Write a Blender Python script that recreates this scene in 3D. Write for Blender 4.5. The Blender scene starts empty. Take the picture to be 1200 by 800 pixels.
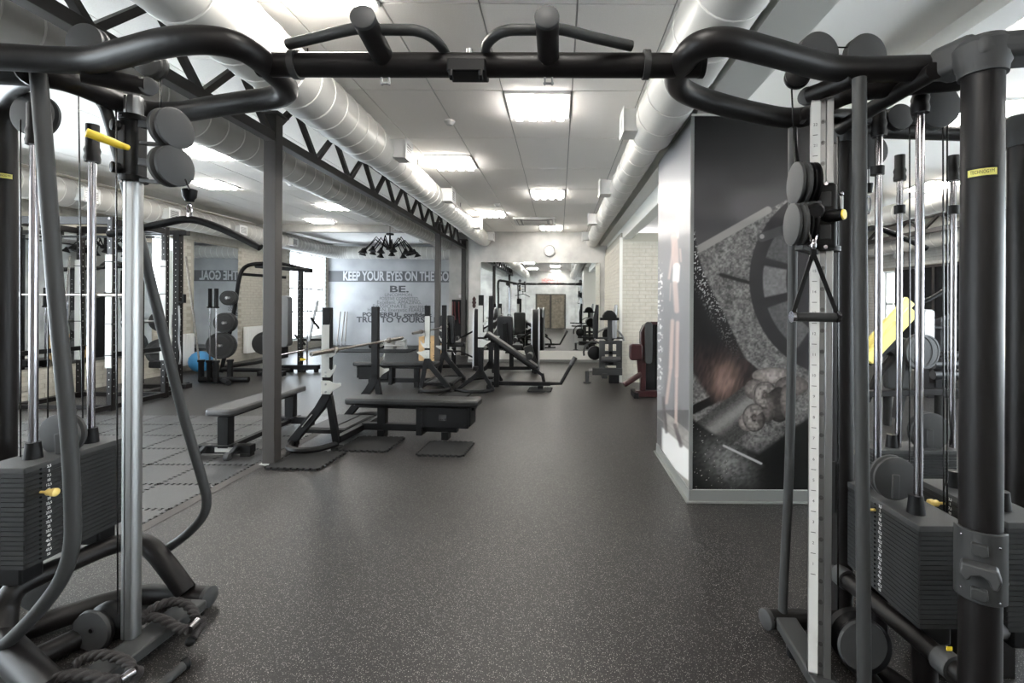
import bpy, bmesh, math, random
import numpy as np
from mathutils import Vector, Matrix
random.seed(7); np.random.seed(7)
S = bpy.context.scene
COL = S.collection
R = math.radians
# ------------------------------------------------------------------ camera
FPX, VPX, VPY, CAMZ, ROLL = 567.0, 655.0, 354.0, 1.6, R(0.3)
cd = bpy.data.cameras.new('camera'); cam = bpy.data.objects.new('camera', cd); COL.objects.link(cam)
cd.sensor_width = 36.0; cd.lens = 36.0*FPX/1200.0
cd.shift_x = -(VPX-600)/1200.0; cd.shift_y = -(400-VPY)/1200.0
cd.clip_start = 0.05; cd.clip_end = 200
cam.matrix_world = Matrix.Translation((0, 0, CAMZ)) @ Matrix.Rotation(R(90), 4, 'X') @ Matrix.Rotation(ROLL, 4, 'Z')
S.camera = cam
# ------------------------------------------------------------------ world, exposure
w = bpy.data.worlds.new('sky'); S.world = w; w.use_nodes = True
bg = w.node_tree.nodes['Background']; bg.inputs[0].default_value = (0.93, 0.96, 1.0, 1); bg.inputs[1].default_value = 5.0
S.view_settings.view_transform = 'Standard'; S.view_settings.look = 'None'
S.view_settings.gamma = 1.0; S.view_settings.use_curve_mapping = False
S.view_settings.exposure = 2.42
LAMP = 9.8
# ------------------------------------------------------------------ photograph -> place
CR, SR = math.cos(ROLL), math.sin(ROLL)
def ray(px, py):
    u, v = (px-VPX)/FPX, (VPY-py)/FPX
    return u*CR - v*SR, u*SR + v*CR
def W(px, py, d):
    a, b = ray(px, py); return Vector((a*d, d, CAMZ+b*d))
def PZ(px, py, z=0.0):
    a, b = ray(px, py); d = (z-CAMZ)/b; return Vector((a*d, d, z))
def PX_(px, py, x):
    a, b = ray(px, py); d = x/a; return Vector((x, d, CAMZ+b*d))
def proj(p):
    a, b = p[0]/p[1], (p[2]-CAMZ)/p[1]
    u, v = a*CR + b*SR, -a*SR + b*CR
    return VPX+u*FPX, VPY-v*FPX
# ------------------------------------------------------------------ materials
MATS = {}
def nt(m):
    m.use_nodes = True; return m.node_tree.nodes, m.node_tree.links, m.node_tree.nodes['Principled BSDF']
def mat(name, col, rough=0.5, metal=0.0, spec=0.5, noise=None, bump=None, coat=0.0):
    """noise=(scale, amount): colour mottling; bump=(scale, strength)"""
    m = bpy.data.materials.new(name); N, L, b = nt(m); MATS[name] = m
    b.inputs['Base Color'].default_value = (*col, 1); b.inputs['Roughness'].default_value = rough
    b.inputs['Metallic'].default_value = metal; b.inputs['Specular IOR Level'].default_value = spec
    if coat: b.inputs['Coat Weight'].default_value = coat; b.inputs['Coat Roughness'].default_value = .12
    if noise or bump:
        g = N.new('ShaderNodeNewGeometry')
    if noise:
        t = N.new('ShaderNodeTexNoise'); t.inputs['Scale'].default_value = noise[0]; t.inputs['Detail'].default_value = 6
        L.new(g.outputs['Position'], t.inputs['Vector'])
        r = N.new('ShaderNodeValToRGB'); a = noise[1]
        r.color_ramp.elements[0].position = .3; r.color_ramp.elements[1].position = .7
        r.color_ramp.elements[0].color = (*[c*(1-a) for c in col], 1); r.color_ramp.elements[1].color = (*[min(1, c*(1+a)) for c in col], 1)
        L.new(t.outputs['Fac'], r.inputs['Fac']); L.new(r.outputs['Color'], b.inputs['Base Color'])
    if bump:
        t2 = N.new('ShaderNodeTexNoise'); t2.inputs['Scale'].default_value = bump[0]; t2.inputs['Detail'].default_value = 4
        L.new(g.outputs['Position'], t2.inputs['Vector'])
        bp = N.new('ShaderNodeBump'); bp.inputs['Strength'].default_value = bump[1]; bp.inputs['Distance'].default_value = .01
        L.new(t2.outputs['Fac'], bp.inputs['Height']); L.new(bp.outputs['Normal'], b.inputs['Normal'])
    return m
def emis(name, col, s):
    m = bpy.data.materials.new(name); N, L, b = nt(m); MATS[name] = m
    b.inputs['Base Color'].default_value = (*col, 1); b.inputs['Emission Color'].default_value = (*col, 1); b.inputs['Emission Strength'].default_value = s
    return m
mat('frame', (.0065, .0056, .0056), .42, .0, .24, bump=(900, .05))
mat('black', (.0045, .0045, .005), .48, spec=.18)
mat('black_gloss', (.006, .006, .007), .25, spec=.35)
mat('guard', (.032, .033, .0335), .5, spec=.24)
mat('plate_gray', (.042, .043, .044), .55, spec=.24, bump=(1500, .06))
mat('stack', (.019, .020, .0205), .5, spec=.24)
mat('rubber', (.014, .014, .014), .75, spec=.2, noise=(60, .25))
mat('vinyl', (.008, .008, .0085), .40, spec=.36, bump=(700, .12))
mat('vinyl_gray', (.04, .04, .042), .45, bump=(700, .1))
mat('chrome', (.34, .33, .35), .16, 1.0)
mat('alu', (.32, .325, .325), .42, 1.0)
mat('alu_dark', (.2, .2, .2), .4, 1.0)
mat('steel_dark', (.22, .2, .18), .38, 1.0, noise=(40, .25))
mat('silver_paint', (.42, .43, .44), .3, .4)
mat('guard_white', (.38, .385, .365), .5)
mat('ruler', (.55, .555, .54), .4)
mat('ink', (.02, .02, .02), .6)
mat('yellow', (.72, .52, .03), .4)
mat('pin_yellow', (.75, .56, .18), .35)
mat('yellow_frame', (.78, .66, .18), .35)
mat('print_white', (.7, .7, .7), .5)
mat('badge_yellow', (.55, .52, .12), .45)
mat('white_trim', (.66, .655, .62), .45)
mat('white_plastic', (.64, .645, .64), .4)
mat('ceiling_tile', (.88, .86, .83), .9, noise=(140, .05), bump=(500, .12))
mat('ceiling_plain', (.86, .845, .82), .9)
mat('grid', (.40, .39, .38), .6)
mat('duct', (.42, .41, .385), .42, .0, noise=(6, .03))
mat('duct_seam', (.62, .61, .58), .3)
mat('steel_gray', (.042, .038, .036), .45, spec=.3)
mat('clock_face', (.42, .42, .41), .6)
mat('clock_rim', (.30, .30, .29), .5)
mat('baseboard', (.16, .165, .16), .4)
mat('concrete', (.41, .405, .39), .75, noise=(2.2, .22), bump=(30, .1))
mat('concrete_pale', (.37, .375, .385), .7, noise=(1.3, .16))
mat('band', (.105, .108, .113), .7)
mat('letter_white', (.46, .47, .485), .7)
mat('letter_gray', (.07, .072, .077), .7)
mat('letter_pale', (.13, .135, .142), .7)
mat('red', (.6, .03, .03), .5)
mat('dark_red', (.028, .0085, .009), .3, spec=.35)
mat('brick', (.45, .425, .365), .7, noise=(14, .08), bump=(60, .5))
mat('mortar', (.36, .34, .29), .85)
mat('brick_white', (.55, .54, .51), .7, noise=(14, .06), bump=(60, .5))
mat('wood', (.55, .37, .19), .55, noise=(9, .15))
mat('door_wood', (.105, .085, .06), .6, noise=(8, .35))
mat('door_dark', (.035, .03, .025), .5)
mat('radiator', (.78, .78, .76), .35)
mat('blue', (.05, .25, .5), .5)
mat('red_gray', (.12, .02, .022), .5)
mat('mat_rubber', (.05, .05, .051), .36, noise=(3, .25), bump=(220, .25))
mat('mat_border', (.045, .04, .038), .6)
mat('mirror', (.86, .88, .87), .015, 1.0)
mat('rope', (.016, .013, .013), .8, bump=(300, .6))
mat('foliage', (.3, .4, .3), .8, noise=(.4, .4))
emis('tube_light', (1.0, .96, .90), LAMP)
def floor_material():
    m = bpy.data.materials.new('floor'); N, L, b = nt(m); MATS['floor'] = m
    g = N.new('ShaderNodeNewGeometry')
    n = N.new('ShaderNodeTexNoise'); n.inputs['Scale'].default_value = .9; n.inputs['Detail'].default_value = 8; L.new(g.outputs['Position'], n.inputs['Vector'])
    r = N.new('ShaderNodeValToRGB'); r.color_ramp.elements[0].color = (.0105, .0092, .0092, 1); r.color_ramp.elements[1].color = (.0175, .016, .0155, 1)
    r.color_ramp.elements[0].position = .35; r.color_ramp.elements[1].position = .68
    L.new(n.outputs['Fac'], r.inputs['Fac']); last = r.outputs['Color']
    for sc, th, c in ((150, .30, (.24, .228, .212, 1)), (250, .26, (.17, .162, .155, 1)), (95, .16, (.36, .34, .315, 1))):
        v = N.new('ShaderNodeTexVoronoi'); v.inputs['Scale'].default_value = sc; L.new(g.outputs['Position'], v.inputs['Vector'])
        lt = N.new('ShaderNodeMath'); lt.operation = 'LESS_THAN'; lt.inputs[1].default_value = th; L.new(v.outputs['Distance'], lt.inputs[0])
        sp = N.new('ShaderNodeSeparateColor'); L.new(v.outputs['Color'], sp.inputs['Color'])
        gt = N.new('ShaderNodeMath'); gt.operation = 'GREATER_THAN'; gt.inputs[1].default_value = .62; L.new(sp.outputs['Red'], gt.inputs[0])
        mu = N.new('ShaderNodeMath'); mu.operation = 'MULTIPLY'; L.new(lt.outputs[0], mu.inputs[0]); L.new(gt.outputs[0], mu.inputs[1])
        mx = N.new('ShaderNodeMixRGB'); L.new(mu.outputs[0], mx.inputs['Fac']); L.new(last, mx.inputs['Color1']); mx.inputs['Color2'].default_value = c
        last = mx.outputs['Color']
    L.new(last, b.inputs['Base Color']); b.inputs['Roughness'].default_value = .40; b.inputs['Specular IOR Level'].default_value = .33
    t2 = N.new('ShaderNodeTexNoise'); t2.inputs['Scale'].default_value = 260; L.new(g.outputs['Position'], t2.inputs['Vector'])
    bp = N.new('ShaderNodeBump'); bp.inputs['Strength'].default_value = .25; bp.inputs['Distance'].default_value = .004
    L.new(t2.outputs['Fac'], bp.inputs['Height']); L.new(bp.outputs['Normal'], b.inputs['Normal'])
floor_material()
def glass_material(nm, tint):
    m = bpy.data.materials.new(nm); m.use_nodes = True; MATS[nm] = m; N, L = m.node_tree.nodes, m.node_tree.links
    N.remove(N['Principled BSDF']); o = N['Material Output']
    t = N.new('ShaderNodeBsdfTransparent'); t.inputs[0].default_value = (*tint, 1); g = N.new('ShaderNodeBsdfGlossy'); g.inputs['Roughness'].default_value = .02
    x = N.new('ShaderNodeMixShader'); x.inputs[0].default_value = .08; L.new(t.outputs[0], x.inputs[1]); L.new(g.outputs[0], x.inputs[2]); L.new(x.outputs[0], o.inputs['Surface'])
glass_material('glass', (.84, .87, .88)); glass_material('glass_tinted', (.66, .69, .71))
def print_material():
    m = bpy.data.materials.new('poster_print'); N, L, b = nt(m); MATS['poster_print'] = m
    a = N.new('ShaderNodeVertexColor'); a.layer_name = 'Col'; L.new(a.outputs['Color'], b.inputs['Base Color'])
    b.inputs['Roughness'].default_value = .30; b.inputs['Specular IOR Level'].default_value = .35
print_material()
# ------------------------------------------------------------------ mesh building
V3 = Vector
def catmull(pts, n=6, closed=False):
    P = [V3(p) for p in pts]; out = []
    m = len(P)
    for i in range(m if closed else m-1):
        if closed: p0, p1, p2, p3 = P[(i-1) % m], P[i], P[(i+1) % m], P[(i+2) % m]
        else: p0, p1, p2, p3 = P[max(i-1, 0)], P[i], P[i+1], P[min(i+2, m-1)]
        for k in range(n):
            t = k/n; t2, t3 = t*t, t*t*t
            out.append(.5*((2*p1)+(p2-p0)*t+(2*p0-5*p1+4*p2-p3)*t2+(3*p1-p0-3*p2+p3)*t3))
    if not closed: out.append(P[-1])
    return out
class MB:
    def __init__(s): s.v = []; s.f = []
    def add(s, v, f):
        o = len(s.v); s.v += [tuple(x) for x in v]; s.f += [tuple(i+o for i in q) for q in f]; return s
    def box(s, c, size, M=None):
        c = V3(c); h = V3(size)*.5; vs = []
        for z in (-1, 1):
            for x, y in ((-1, -1), (1, -1), (1, 1), (-1, 1)):
                p = V3((x*h.x, y*h.y, z*h.z)); vs.append(c+(M @ p if M else p))
        return s.add(vs, [(3, 2, 1, 0), (4, 5, 6, 7), (0, 1, 5, 4), (1, 2, 6, 5), (2, 3, 7, 6), (3, 0, 4, 7)])
    def bb(s, x0, x1, y0, y1, z0, z1):
        return s.box(((x0+x1)/2, (y0+y1)/2, (z0+z1)/2), (x1-x0, y1-y0, z1-z0))
    def beam(s, p0, p1, w, h, up=(0, 0, 1)):
        p0, p1 = V3(p0), V3(p1); d = p1-p0; l = d.length; d.normalize(); up = V3(up)
        if abs(d.dot(up)) > .98: up = V3((0, 1, 0))
        x = d.cross(up).normalized(); z = x.cross(d)
        M = Matrix((x, d, z)).transposed()
        return s.box((p0+p1)/2, (w, l, h), M)
    def tube(s, pts, r, seg=12, closed=False, caps=True, lobes=0, twist=0):
        P = [V3(p) for p in pts]; n = len(P); rr = r if isinstance(r, (list, tuple)) else [r]*n
        T = []
        for i in range(n):
            a = P[i-1] if (i > 0 or closed) else P[i]; b = P[(i+1) % n] if (i < n-1 or closed) else P[i]
            T.append((b-a).normalized())
        t0 = T[0]; u = t0.cross(V3((0, 0, 1)))
        if u.length < .1: u = t0.cross(V3((1, 0, 0)))
        u.normalize(); vs = []
        for i in range(n):
            u = (u-T[i]*u.dot(T[i])).normalized(); w = T[i].cross(u)
            for k in range(seg):
                a = 2*math.pi*k/seg; q = rr[i]
                if lobes: q = rr[i]*(.70+.42*abs(math.cos(lobes*(a+twist*i)/2)))
                vs.append(P[i]+(u*math.cos(a)+w*math.sin(a))*q)
        fs = []
        for i in range(n if closed else n-1):
            j = (i+1) % n
            for k in range(seg):
                k2 = (k+1) % seg; fs.append((i*seg+k, i*seg+k2, j*seg+k2, j*seg+k))
        if caps and not closed:
            fs.append(tuple(range(seg))[::-1]); fs.append(tuple((n-1)*seg+k for k in range(seg)))
        return s.add(vs, fs)
    def cyl(s, p0, p1, r, seg=16, r1=None):
        return s.tube([p0, p1], [r, r if r1 is None else r1], seg)
    def lathe(s, c, axis, prof, seg=20):
        """prof: list of (distance along axis, radius)"""
        c, a = V3(c), V3(axis).normalized(); P = [c+a*t for t, _ in prof]
        u = a.cross(V3((0, 0, 1)))
        if u.length < .1: u = a.cross(V3((1, 0, 0)))
        u.normalize(); w = a.cross(u); vs = []; n = len(prof)
        for (t, r), p in zip(prof, P):
            for k in range(seg):
                q = 2*math.pi*k/seg; vs.append(p+(u*math.cos(q)+w*math.sin(q))*max(r, 1e-4))
        fs = [(i*seg+k, i*seg+(k+1) % seg, (i+1)*seg+(k+1) % seg, (i+1)*seg+k) for i in range(n-1) for k in range(seg)]
        fs.append(tuple(range(seg))[::-1]); fs.append(tuple((n-1)*seg+k for k in range(seg)))
        return s.add(vs, fs)
    def prism(s, poly, o, U, Vv, thick):
        """poly in (u, v) about o; extruded by thick along U x V"""
        o, U, Vv = V3(o), V3(U), V3(Vv); N = U.cross(Vv).normalized()*thick; n = len(poly)
        a = [o+U*p[0]+Vv*p[1] for p in poly]; b = [q+N for q in a]
        return s.add(a+b, [tuple(range(n))[::-1], tuple(range(n, 2*n))]+[(i, (i+1) % n, n+(i+1) % n, n+i) for i in range(n)])
    def sphere(s, c, r, seg=12, sc=(1, 1, 1)):
        pr = [(-r*math.cos(math.pi*i/8), r*math.sin(math.pi*i/8)) for i in range(9)]
        t = MB().lathe((0, 0, 0), (0, 0, 1), pr, seg)
        return s.add([V3(c)+V3((p[0]*sc[0], p[1]*sc[1], p[2]*sc[2])) for p in t.v], t.f)
    def mesh(s, name, m):
        me = bpy.data.meshes.new(name); me.from_pydata(s.v, [], s.f); me.validate(); me.update()
        bm = bmesh.new(); bm.from_mesh(me); bmesh.ops.recalc_face_normals(bm, faces=bm.faces); bm.to_mesh(me); bm.free()
        me.shade_smooth(); me.set_sharp_from_angle(angle=R(38))
        if m: me.materials.append(MATS[m] if isinstance(m, str) else m)
        return me
def tag(o, label=None, cat=None, group=None, kind=None):
    if label: o['label'] = label
    if cat: o['category'] = cat
    if group: o['group'] = group
    if kind: o['kind'] = kind
    return o
def link(name, me, parent=None, loc=None):
    o = bpy.data.objects.new(name, me); COL.objects.link(o)
    if parent is not None:
        o.parent = parent
        if parent.get('_w'): o.matrix_parent_inverse = Matrix.Translation(parent.location).inverted()
        if parent.get('_c'): o['_c'] = 1
    if loc is not None: o.location = loc
    return o
def part(name, mb, m, parent=None, bevel=0, label=None, seg=2, kind=None):
    o = link(name, mb.mesh(name, m), parent)
    if bevel:
        b = o.modifiers.new('bevel', 'BEVEL'); b.width = bevel; b.segments = seg; b.limit_method = 'ANGLE'; b.angle_limit = R(40); b.harden_normals = False
    if label: o['label'] = label
    if kind: o['kind'] = kind
    return o
def thing(name, label, cat, loc=(0, 0, 0), rz=0, group=None, local=False):
    """Empty at the base. World-space parts unless local=True."""
    o = bpy.data.objects.new(name, None); COL.objects.link(o); o.location = loc; o.rotation_euler = (0, 0, rz); o.empty_display_size = .1
    if not local: o['_w'] = 1
    return tag(o, label, cat, group)
def struct(name, mb, m, bevel=0, label=None):
    return tag(part(name, mb, m, None, bevel, label), kind='structure')
def dup(root, loc, rz, label, sc=None):
    def cp(o, par):
        c = o.copy(); COL.objects.link(c); c.parent = par
        if par is not None: c.matrix_parent_inverse = o.matrix_parent_inverse.copy()
        for ch in o.children: cp(ch, c)
        return c
    r = cp(root, None); r.location = loc; r.rotation_euler = (0, 0, rz); r['label'] = label
    return r
def text_mesh(name, body, size, m, parent, M, width=None, squeeze=1.0, depth=.0006, bold=0):
    c = bpy.data.curves.new(name, 'FONT'); c.body = body; c.size = size; c.align_x = 'CENTER'; c.align_y = 'CENTER'; c.extrude = depth; c.resolution_u = 3; c.offset = bold
    t = bpy.data.objects.new(name, c); me = bpy.data.meshes.new_from_object(t); bpy.data.objects.remove(t)
    xs = [v.co.x for v in me.vertices]; k = (width/(max(xs)-min(xs))) if width else squeeze; cx = (max(xs)+min(xs))/2
    for v in me.vertices: v.co = M @ V3(((v.co.x-cx)*k, v.co.y, v.co.z))
    me.materials.clear(); me.materials.append(MATS[m]); me.name = name
    return link(name, me, parent)
def frameM(o, U, Vv):
    """matrix mapping text x->U, y->V, z->UxV at o"""
    U, Vv = V3(U).normalized(), V3(Vv).normalized(); N = U.cross(Vv)
    M = Matrix.Identity(4); M.col[0][:3] = U; M.col[1][:3] = Vv; M.col[2][:3] = N; M.col[3][:3] = V3(o)
    return M
# ================================================================== the room
XL, XR, YB, YM, YK = -8.4, 8.5, -3.5, 12.96, 17.6
CZ, LZ = 3.48, 3.72
XS = -2.55                      # where the dropped ceiling ends beside the truss
floor = struct('floor', MB().bb(XL-.3, XR+.3, YB-.3, YK+.3, -.1, 0), 'floor')
# ---- brick courses: boxes laid on a wall face; the nearest ones are objects, the rest one relief mesh
def bricks(parent, o, U, length, z0, z1, N, m, holes=(), n_single=300, key=None, bl=.25, bh=.0765, gap=.009):
    o, U, N = V3(o), V3(U).normalized(), V3(N); todo = []
    rows = int((z1-z0)/bh)
    for r in range(rows):
        off = (r % 2)*bl*.5; k = 0; x = -off
        while x < length-.02:
            a, b = max(x, 0)+gap/2, min(x+bl, length)-gap/2; x += bl
            if b-a < .03: continue
            zc = z0+(r+.5)*bh; c = (a+b)/2
            if any(h[0] < b and h[1] > a and h[2] < zc+bh/2 and h[3] > zc-bh/2 for h in holes): continue
            todo.append((c, b-a, zc))
    if key: todo.sort(key=key)
    cache = {}; rest = MB(); M = Matrix((U, N, V3((0, 0, 1)))).transposed()
    for i, (c, l, z) in enumerate(todo):
        p = o+U*c+V3((0, 0, z))+N*(.004+random.uniform(-.002, .004))
        if i < n_single:
            q = round(l, 3)
            if q not in cache: cache[q] = MB().box((0, 0, 0), (l, .018, bh-gap), M).mesh('brick', m)
            link('brick', cache[q], parent, p)
        else: rest.box(p, (l, .018, bh-gap), M)
    if rest.v: part('brick_courses', rest, m, parent, kind='stuff')
# ---- left wall with two window openings, plus two unseen ones added for daylight
W5_added = (-2.2, 1.4, .5, 3.2); W6_added = (2.6, 6.4, .5, 3.2); W1 = (9.98, 10.54, 1.25, 2.95); W2 = (15.1, 17.4, .35, 3.2)
def wall_x(name, x0, x1, y0, y1, z1, wins, m):
    b = MB(); y = y0
    for (a, c, zl, zh) in wins:
        b.bb(x0, x1, y, a, 0, z1); b.bb(x0, x1, a, c, 0, zl); b.bb(x0, x1, a, c, zh, z1); y = c
    b.bb(x0, x1, y, y1, 0, z1); return struct(name, b, m)
wl = wall_x('wall_left', XL-.3, XL, YB, YK, LZ, [W5_added, W6_added, W1, W2], 'mortar')
MIR = [(7.5, 9.96, .5, 2.78), (11.1, 12.62, .41, 2.95)]
RAD = [(10.1, 11.05, .15, .85), (12.8, 13.95, .2, .9)]
bricks(wl, (XL, 6.9, 0), (0, 1, 0), YK-6.9, 0.0, 3.4, (1, 0, 0), 'brick',
       [(h[0]-6.9, h[1]-6.9, h[2], h[3]) for h in MIR+[W1, W2]], 300, key=lambda t: abs(t[0]-6.1)+.3*abs(t[2]-1.5))
for i, (a, c, zl, zh) in enumerate(MIR):
    t = tag(struct('mirror_panel_wall', MB().bb(XL+.0, XL+.024, a, c, zl, zh), 'mirror'))
    t.name = 'mirror'; tag(t, ['large wall mirror on the left brick wall behind the power rack', 'tall wall mirror behind the plate tree, showing reversed GOAL lettering'][i], 'mirror'); del t['kind']
def window(i, x, s, y0, y1, z0, z1, mull, trans, gl='glass_tinted'):
    """window in a wall of constant x; s = direction into the room"""
    f = MB(); t = .05; xa, xb = x-s*.16, x-s*.10
    X0, X1 = min(xa, xb), max(xa, xb)
    for (p, q, r, u) in [(y0, y0+t, z0, z1), (y1-t, y1, z0, z1), (y0, y1, z0, z0+t), (y0, y1, z1-t, z1)]: f.bb(X0, X1, p, q, r, u)
    for k in range(1, mull): yy = y0+(y1-y0)*k/mull; f.bb(X0, X1, yy-t/2, yy+t/2, z0, z1)
    for zz in trans: f.bb(X0, X1, y0, y1, zz-t/2, zz+t/2)
    w_ = struct('window_%d' % i, f, 'white_plastic')
    for k in range(mull):
        a, b = y0+(y1-y0)*k/mull, y0+(y1-y0)*(k+1)/mull
        part('pane', MB().bb((X0+X1)/2-.004, (X0+X1)/2+.004, a, b, z0, z1), gl, w_)
    rv = MB(); xi, xo = x, x-s*.3; A, B = min(xi, xo), max(xi, xo)
    part('window_sill', MB().bb(min(x+s*.05, xb), max(x+s*.05, xb), y0, y1, z0-.03, z0), 'white_trim', w_)
    rv.bb(min(x, xb), max(x, xb), y0-.0, y0+.015, z0, z1); rv.bb(min(x, xb), max(x, xb), y1-.015, y1, z0, z1); rv.bb(min(x, xb), max(x, xb), y0, y1, z1-.015, z1)
    part('reveal', rv, 'white_trim', w_)
    return w_
window(1, XL, 1, *W1, 1, []); window(2, XL, 1, *W2, 3, [1.25, 2.0]); window(5, XL, 1, *W5_added, 3, [], 'glass'); window(6, XL, 1, *W6_added, 3, [], 'glass')  # last pair is out of view, added to let in daylight
# ---- far wall of the left bay, with the lettering
wf = struct('wall_far_left', MB().bb(XL-.3, -2.2, YK, YK+.2, 0, LZ), 'concrete_pale')
part('painted_band', MB().bb(XL, -3.3, YK-.004, YK, 2.30, 2.70), 'band', wf)
FM = lambda x, z: frameM((x, YK-.006, z), (1, 0, 0), (0, 0, 1))
text_mesh('lettering', 'KEEP YOUR EYES ON THE GOAL', .46, 'letter_white', wf, FM(-5.76, 2.5), width=4.18, bold=.014)
def kx(px): return (px-VPX)*YK/FPX
for body, y, h, a, b, m in (('BE.', 341, 7.8, 457, 479, 'letter_gray'), ('UNCOMMON.', 347.5, 3.8, 451, 484, 'letter_pale'), ('POSITIVE COMMITTED.', 352, 4.0, 445, 491, 'letter_pale'),
        ('Excellent. AMAZING.', 356.3, 4.2, 442, 494, 'letter_pale'), ('PASSIONATE. excited', 360.8, 4.2, 437, 500, 'letter_pale'), ('HUMAN. Energetic FEARLESS', 365.2, 4.2, 431, 503, 'letter_pale'),
        ('POWERFUL. confident', 370.8, 4.6, 425, 506, 'letter_gray'), ('TRUE TO YOURSELF', 376.8, 6.4, 418, 513, 'letter_gray')):
    text_mesh('lettering', body, h*YK/FPX*1.38, m, wf, FM(kx((a+b)/2), CAMZ+(VPY-y+1)*YK/FPX), width=kx(b)-kx(a), bold=.008 if m == 'letter_gray' else 0)
# ---- concrete return walls beside the mirror wall
struct('wall_return', MB().bb(-3.32, -2.3, 14.6, 14.75, 0, LZ).bb(-3.32, -3.17, 14.75, YK, 0, LZ).bb(-2.42, -2.3, YM+.2, 14.6, 0, LZ), 'concrete')
wm = struct('wall_far', MB().bb(-2.42, 1.4, YM, YM+.2, 0, LZ), 'concrete')
part('plinth', MB().bb(-2.3, 1.22, YM-.06, YM, .07, .30), 'white_trim', wm, .005); part('skirting', MB().bb(-2.42, 1.22, YM-.07, YM, 0, .07), 'baseboard', wm)
mr = thing('mirror_wall', 'wide frameless mirror of three panes on the far wall under the clock', 'mirror', (0, YM, .3))
xs = [-2.10, (616-VPX)*YM/FPX, (674-VPX)*YM/FPX, 1.10]
for a, b in zip(xs, xs[1:]): part('mirror_pane', MB().bb(a+.003, b-.003, YM-.022, YM-.001, .305, 2.66), 'mirror', mr)
# ---- brick pier on the right, and the wall behind it
pr = struct('wall_pier', MB().bb(1.24, 2.7, 9.71, YM+.2, 0, 3.0), 'mortar')
bricks(pr, (1.235, 9.705, 0), (1, 0, 0), 1.0, 0, 2.9, (0, -1, 0), 'brick', (), 300)
bricks(pr, (1.235, 9.71, 0), (0, 1, 0), 3.25, 0, 2.9, (-1, 0, 0), 'brick', (), 0)
struct('trim_1', MB().bb(1.215, 1.27, 9.685, 9.72, 0, 2.9), 'white_trim')
# ---- back wall (seen in the mirror)
wb = struct('wall_back', MB().bb(XL-.3, XR+.3, YB-.2, YB, 0, LZ), 'concrete')
dr = struct('door_1', MB().bb(-1.42, .42, YB, YB+.05, 0, 2.1), 'door_dark')
for a, b in ((-1.33, -.56), (-.44, .33)):
    lf = part('door_leaf', MB().bb(a, b, YB+.05, YB+.085, .02, 2.03), 'door_wood', dr, .006)
    part('door_panel', MB().bb(a+.2, b-.2, YB+.085, YB+.1, 1.62, 1.82), 'door_dark', lf)
    part('door_panel', MB().bb(a+.22, b-.22, YB+.1, YB+.106, 1.64, 1.80), 'door_wood', lf)
for z, t in ((2.93, 'СНАРЯДЫ'), (2.72, 'НЕ БРОСАТЬ')):
    text_mesh('lettering', t, .2, 'red', wb, frameM((-.55, YB+.006, z), (-1, 0, 0), (0, 0, 1)), depth=.002)
# ---- right bay walls
W8_added = (-2.5, 1.0, .6, 2.95); W7_added = (2.0, 7.2, .6, 2.95); W3 = (12.25, 12.75, 1.2, 2.45); W4 = (9.0, 9.35, .6, 2.1)  # first two are unseen windows, added as extra daylight sources
wr = wall_x('wall_right', XR, XR+.3, YB, YK, LZ, [W8_added, W7_added, W4, W3], 'mortar')
DF = (9.7, 12.15, 0.3, 2.5)
bricks(wr, (XR, 8.4, 0), (0, 1, 0), 5.6, 0, 3.05, (-1, 0, 0), 'brick_white', [(h[0]-8.4, h[1]-8.4, h[2], h[3]) for h in (W3, W4, DF)], 200, key=lambda t: -t[2])
window(3, XR, -1, *W3, 1, [1.6]); window(4, XR, -1, *W4, 1, []); window(7, XR, -1, *W7_added, 4, [], 'glass'); window(8, XR, -1, *W8_added, 3, [], 'glass')  # the last two were put in only to bring daylight
struct('wall_far_right', MB().bb(2.7, XR+.3, 14.2, 14.4, 0, LZ), 'concrete')
ds = thing('wall_opening', 'black panel in a dark frame standing in for an unlit screen on the right brick wall', 'opening', (XR, 11, .3))
part('opening_panel', MB().bb(XR-.03, XR, DF[0], DF[1], DF[2], DF[3]), 'black_gloss', ds)  # black sheet stands in for the darkness of an unlit opening
fr = MB(); t = .06
for p, q, r, u in ((DF[0], DF[0]+t, DF[2], DF[3]), (DF[1]-t, DF[1], DF[2], DF[3]), (10.9, 10.96, DF[2], DF[3]), (DF[0], DF[1], DF[3]-t, DF[3]), (DF[0], DF[1], DF[2], DF[2]+t)): fr.bb(XR-.06, XR-.03, p, q, r, u)
part('opening_frame', fr, 'steel_gray', ds)
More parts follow.
